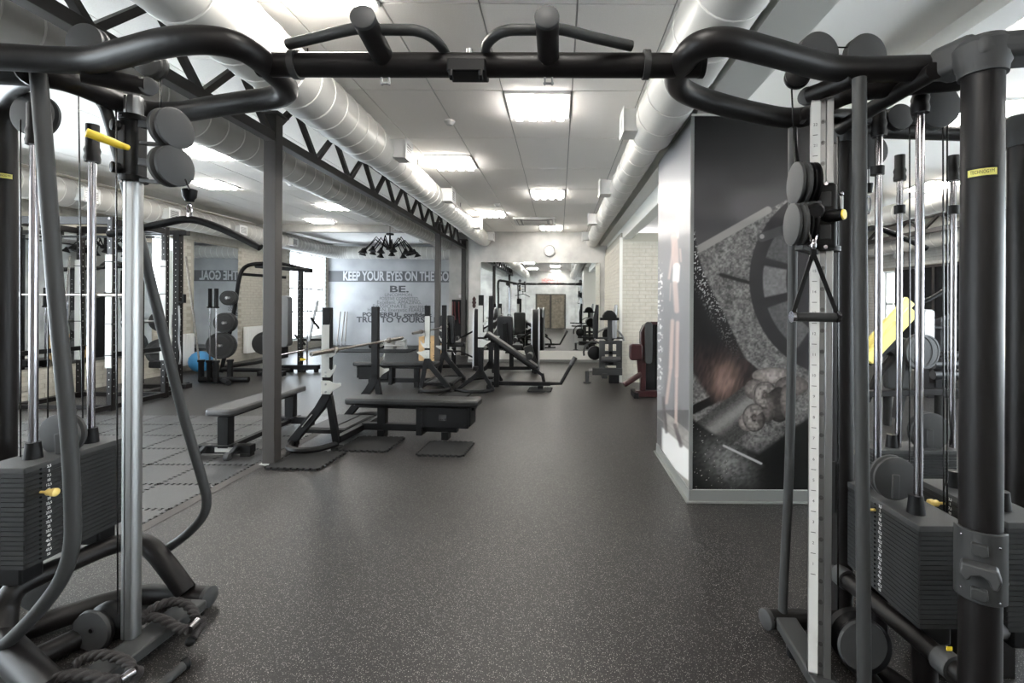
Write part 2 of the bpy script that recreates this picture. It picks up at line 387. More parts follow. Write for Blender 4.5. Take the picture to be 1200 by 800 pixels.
# ---- ceilings
struct('ceiling_slab', MB().bb(XL-.3, XR+.3, YB-.2, YK+.2, LZ+.06, LZ+.2), 'ceiling_plain').name = 'ceiling'
TW, TL = .62, 1.25
LC = [(-.203, 4.63), (-.203, 8.36), (-.203, 12.12), (-.203, .88), (-.203, -2.9), (-1.443, 2.78), (-1.443, 6.5), (-1.443, 10.26), (-1.443, -1.0)]
LL = [(-5.05, 6.9), (-6.29, 8.8), (-5.05, 10.8), (-6.29, 12.7), (-5.05, 3.0), (-6.29, 4.9), (-6.29, 1.0), (-5.05, -.9)]
def tiles(name, x0, xend, y0, yend, z, lights, backing):
    c = struct(name, MB().bb(*backing, z+.012, z+.05), 'grid')
    cache = {}
    nx, ny = int(math.ceil((xend-x0)/TW)), int(math.ceil((yend-y0)/TL))
    for i in range(nx):
        for j in range(ny):
            a, b = max(x0+i*TW, backing[0]), min(x0+(i+1)*TW, xend); p, q = y0+j*TL, min(y0+(j+1)*TL, yend)
            if b-a < .05 or q-p < .05: continue
            segs = [(p, q)]
            for lx, ly in lights:
                if a < lx < b:
                    segs = [s2 for (m0, m1) in segs for s2 in (((m0, min(m1, ly-.30)), (max(m0, ly+.30), m1)) if m0 < ly+.3 and m1 > ly-.3 else ((m0, m1),)) if s2[1]-s2[0] > .04]
            for m0, m1 in segs:
                k = (round(b-a, 2), round(m1-m0, 2))
                if k not in cache: cache[k] = MB().box((0, 0, .006), (k[0]-.012, k[1]-.012, .014)).mesh('ceiling_tile', 'ceiling_tile')
                link('ceiling_tile', cache[k], c, ((a+b)/2, (m0+m1)/2, z))
    return c
tiles('ceiling_centre', .107-.62*5, 1.1, -3.33+.13, YM, CZ, LC, (XS-.02, 1.1, YB, YM))
tiles('ceiling_left', XL-.06, XS, -3.25, 13.5, LZ, LL, (XL, XS, YB, 13.5))
struct('ceiling_far_left', MB().bb(XL, -2.3, 13.5, YK, LZ-.03, LZ+.05), 'ceiling_plain')
struct('ceiling_right', MB().bb(1.38, XR, YB, 14.2, CZ, CZ+.1), 'ceiling_plain')
struct('trim_2', MB().bb(XS-.03, XS, YB, 14.6, CZ, LZ+.02), 'white_trim')
struct('trim_3', MB().bb(XL, -2.95, 13.4, 13.62, LZ-.2, LZ), 'concrete')
struct('trim_4', MB().bb(2.62, 2.85, YB, 9.7, CZ-.12, CZ), 'ceiling_plain')
LR = [(4.1, 4.7), (2.95, 2.9), (5.9, 7.6), (4.2, 8.8), (5.6, 1.0), (4.1, -2), (6.4, 10.5)]
def ceiling_light(x, y, z, label, grp):
    t = thing('ceiling_light', label, 'light', (x, y, z), 0, grp, local=True)
    s = .295
    part('housing', MB().bb(-s, s, -s, s, .004, .05), 'white_plastic', t)
    f = MB()
    for a, b, c, d in ((-s, s, -s, -s+.022), (-s, s, s-.022, s), (-s, -s+.022, -s, s), (s-.022, s, -s, s)): f.bb(a, b, c, d, -.012, .004)
    part('frame', f, 'white_plastic', t)
    df = part('reflector', MB().bb(-s+.022, s-.022, -s+.022, s-.022, -.001, .004), 'white_plastic', t)
    for k in (-1.5, -.5, .5, 1.5): part('lamp_tube', MB().bb(k*.136-.034, k*.136+.034, -s+.03, s-.03, -.045, -.004), 'tube_light', df, label='glowing lamp tube')
    return t
def place_lights(L, z, labs, grp):
    p = None
    for (x, y), lb in zip(L, labs):
        p = ceiling_light(x, y, z, lb, grp) if p is None else (dup(p, (x, y, z), 0, lb))
place_lights(LC, CZ-.004, ['square ceiling light over the aisle, under the pull-up bar', 'square ceiling light in the middle of the aisle ceiling', 'square ceiling light nearest the far wall clock', 'square ceiling light above the camera position', 'square ceiling light near the double door',
    'large near ceiling light beside the left round duct', 'square ceiling light beside the duct, below the smoke detector', 'small ceiling light just in front of the air conditioner cassette', 'ceiling light behind the camera beside the left duct'], 'aisle ceiling lights')
place_lights(LL, LZ-.004, ['left bay ceiling light directly right of the round pulleys', 'left bay ceiling light above the hanging lat bar', 'left bay ceiling light right of the near steel column', 'left bay ceiling light farthest from the camera', 'left bay ceiling light above the cable tower', 'left bay ceiling light above the power rack', 'left bay ceiling light nearest the back wall', 'left bay ceiling light behind the camera'], 'left bay ceiling lights')
place_lights(LR, CZ-.012, ['right bay ceiling light behind the dark upright post', 'right bay ceiling light at the top right corner', 'right bay ceiling light deep beyond the guide rods', 'right bay ceiling light beyond the photo pillar', 'right bay ceiling light outside the frame', 'right bay ceiling light near the back wall', 'right bay ceiling light near the far brick wall'], 'right bay ceiling lights')
# ---- beams and the photo pillar
struct('trim_5', MB().bb(1.10, 1.40, YB, YM, 3.12, LZ), 'white_trim')
struct('trim_6', MB().bb(1.27, 1.45, 5.2, YM, 2.88, 3.12), 'white_trim')
PXA, PXB, PYA, PYB = 1.06, 2.32, 3.89, 5.17
pl = struct('wall_pillar', MB().bb(PXA, PXB, PYA, PYB, 0, 3.12), 'white_trim')
bs = MB()
bs.bb(PXA-.012, PXB+.012, PYA-.012, PYB+.012, 0, .10); bs.bb(PXA-.035, PXB+.035, PYA-.035, PYB+.035, 0, .014)
tag(part('baseboard_pillar', bs, 'baseboard', None, .004), kind='structure')
part('corner_strip', MB().bb(PXA-.008, PXA+.02, PYA-.008, PYA+.02, .1, 3.10), 'baseboard', pl, .003)
# printed photographs on the pillar, painted over a fine grid (flat print)
def vnoise(x, y, s, seed=0):
    xi, yi = np.floor(x/s), np.floor(y/s); fx, fy = x/s-xi, y/s-yi
    h = lambda a, b: np.modf(np.abs(np.sin(a*127.1+b*311.7+seed*17.3)*43758.5453))[0]
    fx, fy = fx*fx*(3-2*fx), fy*fy*(3-2*fy)
    return (h(xi, yi)*(1-fx)+h(xi+1, yi)*fx)*(1-fy)+(h(xi, yi+1)*(1-fx)+h(xi+1, yi+1)*fx)*fy
def sm(a, b, x): t = np.clip((x-a)/(b-a), 0, 1); return t*t*(3-2*t)
def seg_d(x, y, a, b):
    ax, ay = a; dx, dy = b[0]-ax, b[1]-ay; t = np.clip(((x-ax)*dx+(y-ay)*dy)/(dx*dx+dy*dy), 0, 1)
    return np.hypot(x-ax-t*dx, y-ay-t*dy), t
def paint_front(x, y):
    g = .012+.05*sm(150, 290, y+(x-812)*.25)*sm(1000, 830, x+20); g = g+.035*sm(.3, .8, vnoise(x, y, 40))*sm(170, 240, y)
    C = np.stack([g*1.03, g*.98, g*1.03], -1)
    def put(mask, col):
        m = np.clip(mask, 0, 1)[..., None]; c = np.stack([np.broadcast_to(q, x.shape) for q in col], -1); C[:] = C*(1-m)+c*m
    strip = 292-(x-818)*.56                                         # pale strip and the rough stone below it
    n = vnoise(x, y, 1.6)*.6+vnoise(x, y, 3.5, 2)*.5+vnoise(x, y, 14, 5)*.25
    st = np.clip(.03+.19*n**1.6, 0, 1)
    put(sm(-1, 2, y-strip)*sm(545, 520, y+(x-812)*.1), (st, st*.97, st*.95))
    d, t = seg_d(x, y, (815, 294), (900, 246)); put(sm(5, 3.5, d), (.26, .25, .24))
    for a, b, wd in (((845, 322), (1000, 365), 2.2), ((812, 480), (836, 468), 5)):
        d, t = seg_d(x, y, a, b); put(sm(wd+1, wd-1, d), (.012, .011, .011))
    rr = np.hypot(x-990, (y-328)*.98); an = np.degrees(np.arctan2(y-328, x-990)) % 360   # the weight plate
    put(sm(113, 111, rr), (.018, .016, .018)); inner = sm(97, 95, rr)*sm(68, 70, rr)
    pg = .055+.035*vnoise(x, y, 2.2, 9)
    for a0, a1, bright in ((196, 222, 1), (168, 190, 2.2), (125, 160, 1.2), (226, 262, .8)):
        put(inner*sm(a0-1, a0+1, an)*sm(a1+1, a1-1, an), (pg*bright, pg*bright*.98, pg*bright))
    d, t = seg_d(x, y, (893, 278), (930, 265)); put(sm(6, 4.5, d), (.05, .048, .05)); put(sm(3.2, 2.2, np.hypot(x-893, y-277)), (.25, .24, .24))
    # forearm
    xb = np.interp(y, [262, 280, 300, 320, 340, 360, 380, 400, 420, 436, 452], [812, 815, 819, 825, 834, 845, 855, 864, 874, 893, 905])
    arm = sm(2, -2, x-xb)*sm(262, 270, y)*sm(478, 466, y+np.maximum(0, 836-x)*1.4-np.maximum(0, x-872)*-.9)
    sp = (vnoise(x, y, 1.3, 4) > .72)*sm(16, 3, np.abs(x-xb+6))*sm(430, 300, y)*.5
    hair = vnoise(x+y*.3, y*.25, 2, 8)
    wr = sm(392, 430, y); br = .72*wr*np.exp(-(((x-850)/14)**2+((y-446)/19)**2))*1.25*(.6+.6*hair)
    put(arm, (.008+sp+.035*wr*hair+.25*br, .007+sp+.02*wr*hair+.165*br, .008+sp+.018*wr*hair+.135*br))
    # hand and bar
    d, t = seg_d(x, y, (800, 535), (884, 472)); prof = 1-np.clip(d/23, 0, 1)
    s = (x-800)*.6+(y-535)*.8
    bar = .03+.17*np.exp(-((s+4)/8)**2)+.05*vnoise(x, y, 1.5); put(sm(24, 22, d)*sm(806, 812, x), (bar, bar*.97, bar*.94))
    for cx, cy, rx, ry, v in ((905, 440, 24, 10, .30), (928, 452, 20, 12, .16), (884, 456, 12, 12, .2), (913, 474, 15, 21, .05), (899, 476, 11, 19, .12), (890, 462, 9, 13, .26), (884, 492, 13, 14, .12), (877, 494, 12, 11, .30), (921, 470, 7, 20, .18)):
        q = ((x-cx)/rx)**2+((y-cy)/ry)**2; k = v*(1.1-.75*q)*(.6+.7*vnoise(x, y, 2.5, 3))
        put(sm(1.05, .9, q), (np.clip(k, .008, 1)*1.05, np.clip(k, .008, 1)*.93, np.clip(k, .008, 1)*.88))
    for cx, cy, r0, lo, hi in ((897, 463, 8, 80, 320), (884, 489, 8, 60, 320)):
        rr = np.hypot(x-cx, (y-cy)*.85); an = np.degrees(np.arctan2(y-cy, x-cx)) % 360; k = (.10+.26*vnoise(x, y, 2.2, 21))*sm(1.1, .2, np.abs(rr-r0)/6.5)
        put(sm(6.5, 5, np.abs(rr-r0))*sm(lo-8, lo+8, an)*sm(hi+8, hi-8, an), (k*1.05, k*.95, k*.9)); put(sm(4, 1, rr)*.45, (.03, .018, .016))
    # dark bench and glints below
    low = sm(-3, 3, y-(497+(x-812)*.45)+np.maximum(0, 838-x)*.2)*1.0; low = np.maximum(low, sm(-4, 4, y-(520-(x-880)*.75)-18)*sm(876, 884, x))
    gl = .008+.17*np.exp(-((y-540-(x-850)*.35)/22)**2)*np.exp(-((x-852)/26)**2)*(.4+vnoise(x*.5-y*.9, x+y, 3, 6))
    put(low, (gl, gl, gl*.98))
    d, t = seg_d(x, y, (848, 522), (892, 543)); put(sm(1.6, .8, d), (.4, .4, .4))
    put((vnoise(x, y, 1.1, 12) > .93)*low*sm(880, 840, x), (.35, .34, .33))
    return C*.82
def paint_side(x, y):
    g = .14+.16*np.exp(-((y-225)/45)**2)+.05*sm(150, 400, y); g = np.where(y > 480, .10, g)*(1-.3*sm(440, 520, y))  # paler band paints a light reflection of the glossy panel into the print
    C = np.stack([g, g, g*1.04], -1)
    def put(mask, col):
        m = np.clip(mask, 0, 1)[..., None]; c = np.stack([np.broadcast_to(q, x.shape) for q in col], -1); C[:] = C*(1-m)+c*m
    fl = 478+(x-775)*.85
    n = .3+.2*vnoise(x, y, 4, 3)
    put(sm(-1, 1, y-fl)*sm(776, 780, x), (n*.6, n*.57, n*.54)); put(sm(-1.5, 1.5, y-fl-22)*sm(-1, 1, fl+58-y)*sm(774, 778, x), (.62, .62, .61))
    put(sm(1, -1, np.abs(y-fl-14)-1), (.2, .19, .18))
    skin = (.46, .36, .33)
    for a, b, wd, c in (((793.5, 242), (794, 278), 2.2, (.55, .47, .44)), ((775, 262), (779, 272), 1.6, (.5, .47, .45)), ((777, 272), (780, 270), 1.4, (.55, .52, .5)), ((790, 282), (784, 326), 1.9, skin), ((790, 278), (792, 312), 4.6, skin), ((797, 292), (798, 306), 1.6, skin), ((793, 312), (792, 328), 4.6, (.75, .72, .70)), ((791, 332), (793, 364), 3.6, skin), ((786, 332), (785, 352), 1.2, skin),
                        ((788, 376), (786, 430), 2.9, skin), ((794, 378), (793, 440), 2.8, skin), ((786, 430), (781, 472), 2.4, skin), ((793, 440), (792, 500), 2.3, skin), ((777, 466), (781, 506), 2.6, (.06, .05, .055)), ((791, 498), (798, 522), 3.0, (.05, .04, .045))):
        d, t = seg_d(x, y, a, b); put(sm(wd+.6, wd-2.2, d)*.85, c)
    put((vnoise(x, y, 2, 5) > .62)*sm(5, 2, np.abs(x-773))*sm(300, 330, y)*sm(470, 440, y), (.6, .6, .6))
    return C
def poster(name, o, U, Vv, nu, nv, fn, label):
    o, U, Vv = V3(o), V3(U), V3(Vv); vs = []; fs = []
    for j in range(nv+1):
        for i in range(nu+1): vs.append(o+U*(i/nu)+Vv*(j/nv))
    for j in range(nv):
        for i in range(nu): a = j*(nu+1)+i; fs.append((a, a+1, a+nu+2, a+nu+1))
    me = bpy.data.meshes.new(name); me.from_pydata([tuple(v) for v in vs], [], fs)
    pp = np.array([proj(v) for v in vs]); C = np.clip(fn(pp[:, 0], pp[:, 1]), 0, 1)
    at = me.color_attributes.new('Col', 'FLOAT_COLOR', 'POINT')
    at.data.foreach_set('color', np.concatenate([C, np.ones((len(C), 1))], 1).astype(np.float32).ravel())
    me.materials.append(MATS['poster_print']); ob = link(name, me, pl); ob['label'] = label; return ob
poster('photo_print_front', (PXA+.004, PYA-.004, .105), (PXB-PXA-.004, 0, 0), (0, 0, 2.995), 230, 560, paint_front, 'dark photo print of a sweaty forearm gripping a barbell')
poster('photo_print_side', (PXA-.004, PYB, .105), (0, PYA-PYB+.004, 0), (0, 0, 2.995), 150, 420, paint_side, 'grey photo print of a standing figure')
# ---- steel columns and truss
XT = -2.83
def column(y, label):
    t = thing('steel_column', label, 'column', (XT, y, 0), 0, 'grey steel columns of the truss', local=True)
    c = MB().bb(-.06, .06, -.06, .06, .008, 3.42); part('shaft', c, 'steel_gray', t, .004)
    part('base_plate', MB().bb(-.085, .085, -.085, .085, 0, .01), 'guard_white', t); part('cap_plate', MB().bb(-.1, .1, -.1, .1, 3.42, 3.44), 'steel_gray', t)
    return t
column(4.78, 'near grey steel column standing beside the flat bench'); column(11.3, 'grey steel column in front of the GO of the wall lettering'); column(14.35, 'farthest grey steel column by the concrete return wall'); column(-1.7, 'grey steel column behind the camera')
def truss(x, y0, y1, z0, z1, step, label, w=.06):
    t = thing('steel_truss', label, 'truss', (x, y0, z0))
    part('bottom_chord', MB().bb(x-.05, x+.05, y0, y1, z0, z0+.09), 'steel_gray', t, .004); part('top_chord', MB().bb(x-.05, x+.05, y0, y1, z1-.08, z1), 'steel_gray', t, .004)
    n = int((y1-y0)/step)
    for k in range(n):
        ya = y0+k*step
        part('web_member', MB().beam((x, ya+.03, z0+.08), (x, ya+step*.5, z1-.06), .05, .05), 'steel_gray', t); part('web_member', MB().beam((x, ya+step*.5+.04, z1-.06), (x, ya+step-.0, z0+.08), .05, .05), 'steel_gray', t)
truss(XT, -3.4, 14.5, 3.16, 3.71, .9, 'dark steel lattice truss running along the left bay above the columns')
truss(7.6, 2.0, 14.0, 3.06, 3.46, .9, 'dark steel lattice truss in the right bay')
# ---- round ventilation ducts
def duct(label, pts, r, seam, seg=28):
    t = thing('round_duct', label, 'duct', pts[0])
    part('duct_shell', MB().tube(pts, r, seg), 'duct', t)
    sm_ = MB(); P = [V3(p) for p in pts]; acc = 0
    rad = r if isinstance(r, list) else [r]*len(P)
    for a, b, ra, rb in zip(P, P[1:], rad, rad[1:]):
        d = b-a; l = d.length; d.normalize(); s = 0
        while s < l and ra == rb: 
            c = a+d*s; sm_.lathe(c, d, [(-.007, ra), (-.004, ra+.005), (.004, ra+.005), (.007, ra)], seg); s += seam
    part('seam', sm_, 'duct_seam', t, kind='stuff')
    return t
def vent(parent, p, s, w=.22, h=.2, dep=.16):
    """side grille box at p pointing along s (unit x direction)"""
    b = part('vent_box', MB().bb(min(p[0], p[0]+s*dep), max(p[0], p[0]+s*dep), p[1]-w/2, p[1]+w/2, p[2]-h/2, p[2]+h/2), 'white_plastic', parent, .004)
    x = p[0]+s*dep; g = MB()
    part('grille_back', MB().bb(min(x, x+s*.003), max(x, x+s*.003), p[1]-w/2+.02, p[1]+w/2-.02, p[2]-h/2+.02, p[2]+h/2-.02), 'alu_dark', b)
    f = MB()
    for a, c, e, g_ in ((-w/2-.015, -w/2+.02, -h/2-.015, h/2+.015), (w/2-.02, w/2+.015, -h/2-.015, h/2+.015), (-w/2, w/2, -h/2-.015, -h/2+.02), (-w/2, w/2, h/2-.02, h/2+.015)): f.bb(min(x, x+s*.01), max(x, x+s*.01), p[1]+a, p[1]+c, p[2]+e, p[2]+g_)
    part('grille_frame', f, 'white_plastic', b)
    for k in range(6):
        z = p[2]-h/2+.03+k*(h-.06)/5; part('grille_slat', MB().bb(min(x, x+s*.009), max(x, x+s*.009), p[1]-w/2, p[1]+w/2, z-.004, z+.004), 'white_plastic', b)
XA, ZA = -1.98, 3.24
dA = duct('pale round duct above the aisle beside the dark truss', [(XA, YB+.05, ZA), (XA, 5.0, ZA), (XA, 5.25, ZA), (XA, 12.6, ZA), (XA, 12.9, ZA)], [.215, .215, .185, .185, .15], .22)
for y in (5.35, 7.6, 10.3, 12.3): vent(dA, (XA+.15, y, ZA+.02), 1)
for y in (3.6, 6.4, 9.2): part('hanger_rod', MB().cyl((XA+.1, y, ZA+.15), (XA+.1, y, CZ), .005, 6), 'black', dA)
XB_, ZB_ = -3.42, 3.30
dB = duct('grey round duct on the left bay side of the truss', [(XB_, YB+.05, ZB_), (XB_, 9.2, ZB_), (XB_, 9.4, ZB_), (XB_, 14.55, ZB_)], [.2, .2, .165, .165], .24)
for y in (5.0, 8.4, 11.0, 13.0): vent(dB, (XB_-.13, y, ZB_-.02), -1, .26, .12)
XC, ZC = .87, 3.22
dC = duct('pale round duct with clamp rings above the photo pillar', [(XC, YB+.05, ZC), (XC, 4.55, ZC), (XC, 4.75, ZC), (XC, 12.75, ZC), (XC, 12.92, ZC)], [.205, .205, .165, .165, .14], .42)
for y in (4.4, 6.9, 9.5, 11.9): vent(dC, (XC-.14, y, ZC), -1, .24, .2)
def arc(c, r, a0, a1, z, n=8): return [(c[0]+r*math.cos(R(a0+(a1-a0)*k/n)), c[1]+r*math.sin(R(a0+(a1-a0)*k/n)), z) for k in range(n+1)]
dD = duct('round duct along the left brick wall turning the far corner', [(-7.98, 2.0, 3.33)]+arc((-7.48, 16.75), .5, 180, 90, 3.33)+[(-3.35, 17.25, 3.33)], .225, .2)
for y in (7.9, 9.6, 11.7, 14.0): vent(dD, (-7.98+.18, y, 3.3), 1, .26, .2)
dE = duct('upper round duct in the right bay', [(6.0, 1, 3.22), (6.0, 14.1, 3.22)], .17, .3); dF = duct('lower round duct by the right brick wall', [(8.0, 3, 3.0), (8.0, 14.1, 3.0)], .19, .3)
struct('trim_7', MB().bb(8.05, XR, YB, 14.2, 3.05, CZ), 'white_trim')
# ---- small fixtures
def disc_fix(name, label, cat, x, y, z, r, h):
    tag(part(name, MB().lathe((x, y, z), (0, 0, -1), [(0, r), (h*.4, r), (h*.6, r*.75), (h, r*.55)], 20), 'white_plastic', None), label, cat)
q = PZ(527, 141, CZ); disc_fix('smoke_detector', 'white round smoke detector on the aisle ceiling', 'smoke detector', q.x, q.y, CZ-.001, .055, .05)
q = PZ(583, 239, CZ); disc_fix('smoke_detector', 'small white smoke detector near the air conditioner cassette', 'smoke detector', q.x, q.y, CZ-.001, .06, .05)
q = PZ(340, 214, LZ); disc_fix('smoke_detector', 'white smoke detector on the left bay ceiling', 'smoke detector', q.x, q.y, LZ-.001, .06, .06)
ac = thing('air_conditioner', 'white square air conditioner cassette in the aisle ceiling', 'air conditioner', (-.55, 11.1, CZ))
part('casing', MB().bb(-1.03, -.08, 10.65, 11.6, CZ-.05, CZ-.003), 'white_plastic', ac, .012); part('slot', MB().bb(-.96, -.15, 10.72, 11.53, CZ-.053, CZ-.05), 'alu_dark', ac); part('intake_grille', MB().bb(-.83, -.28, 10.8, 11.4, CZ-.062, CZ-.05), 'alu_dark', ac)
for k in (-1, 1):
    part('air_flap', MB().bb(-.55+k*.36-.03, -.55+k*.36+.03, 10.8, 11.4, CZ-.058, CZ-.05), 'white_trim', ac); part('air_flap', MB().bb(-.83, -.28, 11.1+k*.39-.03, 11.1+k*.39+.03, CZ-.058, CZ-.05), 'white_trim', ac)
for k in range(9): part('grille_slat', MB().bb(-.83, -.28, 10.83+k*.067, 10.85+k*.067, CZ-.068, CZ-.062), 'white_trim', ac)
ck = thing('wall_clock', 'round white wall clock above the far mirror', 'clock', (-.26, YM, 2.98))
cc = V3((-.26, YM, 2.98))
part('clock_case', MB().lathe(cc, (0, -1, 0), [(0, .155), (.05, .155), (.055, .14), (.03, .132), (.03, 0)], 32), 'clock_rim', ck)
part('clock_face', MB().lathe(cc+V3((0, -.03, 0)), (0, -1, 0), [(0, .132), (.002, .132)], 32), 'clock_face', ck)
for k in range(12): a = k*math.pi/6; part('hour_mark', MB().beam(cc+V3((math.sin(a)*.105, -.034, math.cos(a)*.105)), cc+V3((math.sin(a)*.125, -.034, math.cos(a)*.125)), .004, .01, (0, 1, 0)), 'ink', ck)
for a, l in ((R(-80), .07), (R(-5), .1)): part('clock_hand', MB().beam(cc+V3((0, -.036, 0)), cc+V3((math.sin(a)*l, -.036, math.cos(a)*l)), .003, .018, (0, 1, 0)), 'ink', ck)
tag(part('light_switch', MB().bb(-3.02, -2.93, 14.58, 14.6, 1.72, 1.81), 'white_plastic', None, .004), 'small white switch on the concrete return wall', 'switch')
for i, (a, c, zl, zh) in enumerate(RAD):
    t = thing('radiator', ['white panel radiator under the narrow left window', 'white radiator on the brick wall between plate trees'][i], 'radiator', (XL+.1, (a+c)/2, zl), 0, 'white wall radiators')
    n = int((c-a)/.08)
    for k in range(n): part('radiator_fin', MB().bb(XL+.05, XL+.14, a+k*.08+.004, a+k*.08+.076, zl, zh), 'radiator', t, .008)
    part('pipe', MB().cyl((XL+.09, a, zl+.04), (XL+.09, c, zl+.04), .018, 8).cyl((XL+.09, a, zh-.04), (XL+.09, c, zh-.04), .018, 8), 'radiator', t)
# ---- chandelier of desk lamps
ch = thing('lamp_chandelier', 'black chandelier made of many jointed desk lamps over the left bay', 'chandelier', (-4.55, 13.0, 3.0))
cc = V3((-4.55, 13.0, 3.02))
part('hub', MB().lathe(cc, (0, 0, 1), [(-.06, .02), (-.04, .1), (.04, .1), (.06, .03), (.36, .02), (.36, .1), (.4, .1)], 16), 'black', ch); part('rod', MB().cyl(cc+V3((0, 0, .4)), (cc.x, cc.y, LZ-.03), .008, 8), 'black', ch)
for k in range(15):
    a = 2*math.pi*k/15+.15; D_ = V3((math.cos(a), math.sin(a), 0)); rr = .62+.1*(k % 2)
    e = cc+D_*rr*.55+V3((0, 0, .2+.05*(k % 3))); h = cc+D_*rr+V3((0, 0, -.06-.05*(k % 2)))
    ar = part('lamp_arm', MB().tube([cc+D_*.08, e, h], .014, 6), 'black', ch)
    part('lamp_shade', MB().lathe(h+V3((0, 0, .05)), (D_*.25+V3((0, 0, -1))), [(0, .03), (.05, .045), (.13, .10), (.13, .09)], 14), 'black', ar)
# ================================================================== the cable crossover station in the foreground
ZT = 2.50
cx = thing('cable_crossover_station', 'big black cable crossover machine framing the view, two towers joined by a pull-up bar', 'cable machine', (-.4, 2.2, 0))
def T(name, pts, r, m='frame', parent=cx, n=6, seg=14, closed=False, label=None):
    return part(name, MB().tube(catmull(pts, n, closed) if n else pts, r, seg, closed), m, parent, label=label)
def pulley(parent, c, axis, r, th, m='plate_gray', name='pulley', bolt=True):
    a = V3(axis).normalized(); c = V3(c)
    p = part(name, MB().lathe(c-a*th/2, a, [(0, r*.9), (th*.06, r), (th*.30, r), (th*.36, r*.94), (th*.5, r*.82), (th*.64, r*.94), (th*.70, r), (th*.94, r), (th, r*.9)], 36), m, parent)
    if bolt: part('bolt', MB().lathe(c-a*(th/2+.006), a, [(0, r*.10), (.003, r*.14), (.008, r*.14)], 12), 'chrome' if bolt == 2 else m, p)
    return p
def cable(pts, parent=cx, r=.0032): return part('cable', MB().tube(pts, r, 6), 'black_gloss', parent)
def rods(parent, x, y, z0, z1, sleeve, r=.0165):
    g = part('guide_rod', MB().cyl((x, y, z0), (x, y, z1), r, 16), 'chrome', parent)
    part('rod_sleeve', MB().lathe((x, y, sleeve), (0, 0, 1), [(0, r+.016), (.02, r+.018), (.04, r+.014), (.06, r+.018), (.08, r+.012), (z1-sleeve, r+.012)], 16), 'frame', g)
    return g
def weight_stack(parent, x0, x1, y0, y1, z0, z1, n, face, rods_at):
    """plates stacked between z0 and z1; numbers on the side face = (axis, coordinate, along, sign)"""
    h = (z1-z0)/n; ch = .004
    def outline(s):
        a, b, c, d = x0+s, x1-s, y0+s, y1-s
        return [(a+ch, c), (b-ch, c), (b, c+ch), (b, d-ch), (b-ch, d), (a+ch, d), (a, d-ch), (a, c+ch)]
    def slab(s, za, zb):
        m = MB(); o = [(p[0], p[1], za) for p in outline(s)]+[(p[0], p[1], zb) for p in outline(s)]
        return m.add(o, [tuple(range(8))[::-1], tuple(range(8, 16))]+[(i, (i+1) % 8, 8+(i+1) % 8, 8+i) for i in range(8)])
    root = part('weight_stack', slab(.006, z0-.004, z1-.001), 'black', parent)
    me = slab(0, 0, h*.87).mesh('weight_plate', 'stack')
    for k in range(n-1): link('weight_plate', me, root, (0, 0, z0+k*h))
    part('top_plate', slab(-.001, z1-h*1.2, z1), 'plate_gray', root, .004)
    ax, co, u, sg = face
    nums = ['2,5', '5', '7,5', '10', '12,5', '15', '17,5', '20', '22,5', '25', '27,5', '30', '32,5', '35', '37,5', '40', '42,5', '45', '47,5', '50', '52,5', '55']
    holes = MB()
    for k in range(n-1):
        z = z1-h*(k+1.1)
        text_mesh('plate_number', nums[k], .017, 'print_white', root, frameM((co+sg*.0015, u, z), (0, sg, 0), (0, 0, 1)), squeeze=.9)
        holes.cyl((co-sg*.002, u-sg*.035, z-.002), (co+sg*.002, u-sg*.035, z-.002), .005, 8)
    part('pin_hole', holes, 'black_gloss', root, kind='stuff')
    zz = z1-h*6.1 if sg > 0 else z1-h*2.6
    part('selector_pin', MB().lathe((co, u-sg*.035, zz), (sg, 0, 0), [(0, .006), (.03, .006), (.03, .013), (.036, .016), (.05, .013), (.054, .018), (.07, .018), (.074, .012)], 16), 'pin_yellow', root, label='yellow selector pin')
    for x, y in rods_at:
        part('rubber_foot', MB().lathe((x, y, z1), (0, 0, 1), [(0, .034), (.06, .028), (.075, .027)], 16), 'black', root)
    for ya in (y0+.03, y1-.13): part('rubber_block', MB().bb(x0+.05, x1-.05, ya, ya+.1, z0-.09, z0), 'black', root, .01)
    return root
# ---- crossbar and pull-up grips
A, B = PZ(303, 76, ZT), PZ(822, 77, ZT)
cb = part('crossbar', MB().cyl(A, B, .0445, 24), 'frame', cx)
for px in (347, 757):
    c = PZ(px, 76, ZT); part('collar', MB().lathe(c-V3((.012, 0, 0)), (1, 0, 0), [(0, .046), (0, .053), (.024, .053), (.024, .046)], 24), 'guard', cb)
c = PZ(549, 76, ZT)
part('crossbar_plate', MB().bb(c.x-.072, c.x+.072, c.y-.05, c.y+.05, c.z-.0465, c.z+.004), 'black', cb, .006)
for k in (-1, 1): part('plate_hook', MB().tube([c+V3((k*.055, -.05, -.045)), c+V3((k*.055, -.055, -.065)), c+V3((k*.055, -.04, -.072))], .008, 8), 'black', cb)
part('plate_stud', MB().cyl(c+V3((.0, .02, .04)), c+V3((0, .02, .07)), .012, 10), 'alu', cb)
for bx, capx, s in ((455, 425, -1), (643, 641, 1)):
    b0 = PZ(bx, 82, 2.5); b0.z = 2.51; e = PZ(capx, 20, 2.545)
    pt = part('pull_up_stub', MB().cyl(b0, e, .040, 24), 'frame', cx)
    d = (e-b0).normalized(); part('end_cap', MB().lathe(e, d, [(-.012, .0415), (.004, .0415), (.008, .036)], 24), 'plate_gray', pt)
    part('eye_fork', MB().box(b0+V3((-.014, -.03, -.062)), (.007, .014, .04)).box(b0+V3((.014, -.03, -.062)), (.007, .014, .04)).cyl(b0+V3((-.02, -.03, -.076)), b0+V3((.02, -.03, -.076)), .005, 8), 'alu', pt, .002)
g = lambda px, py, z=2.548: PZ(px, py, z)
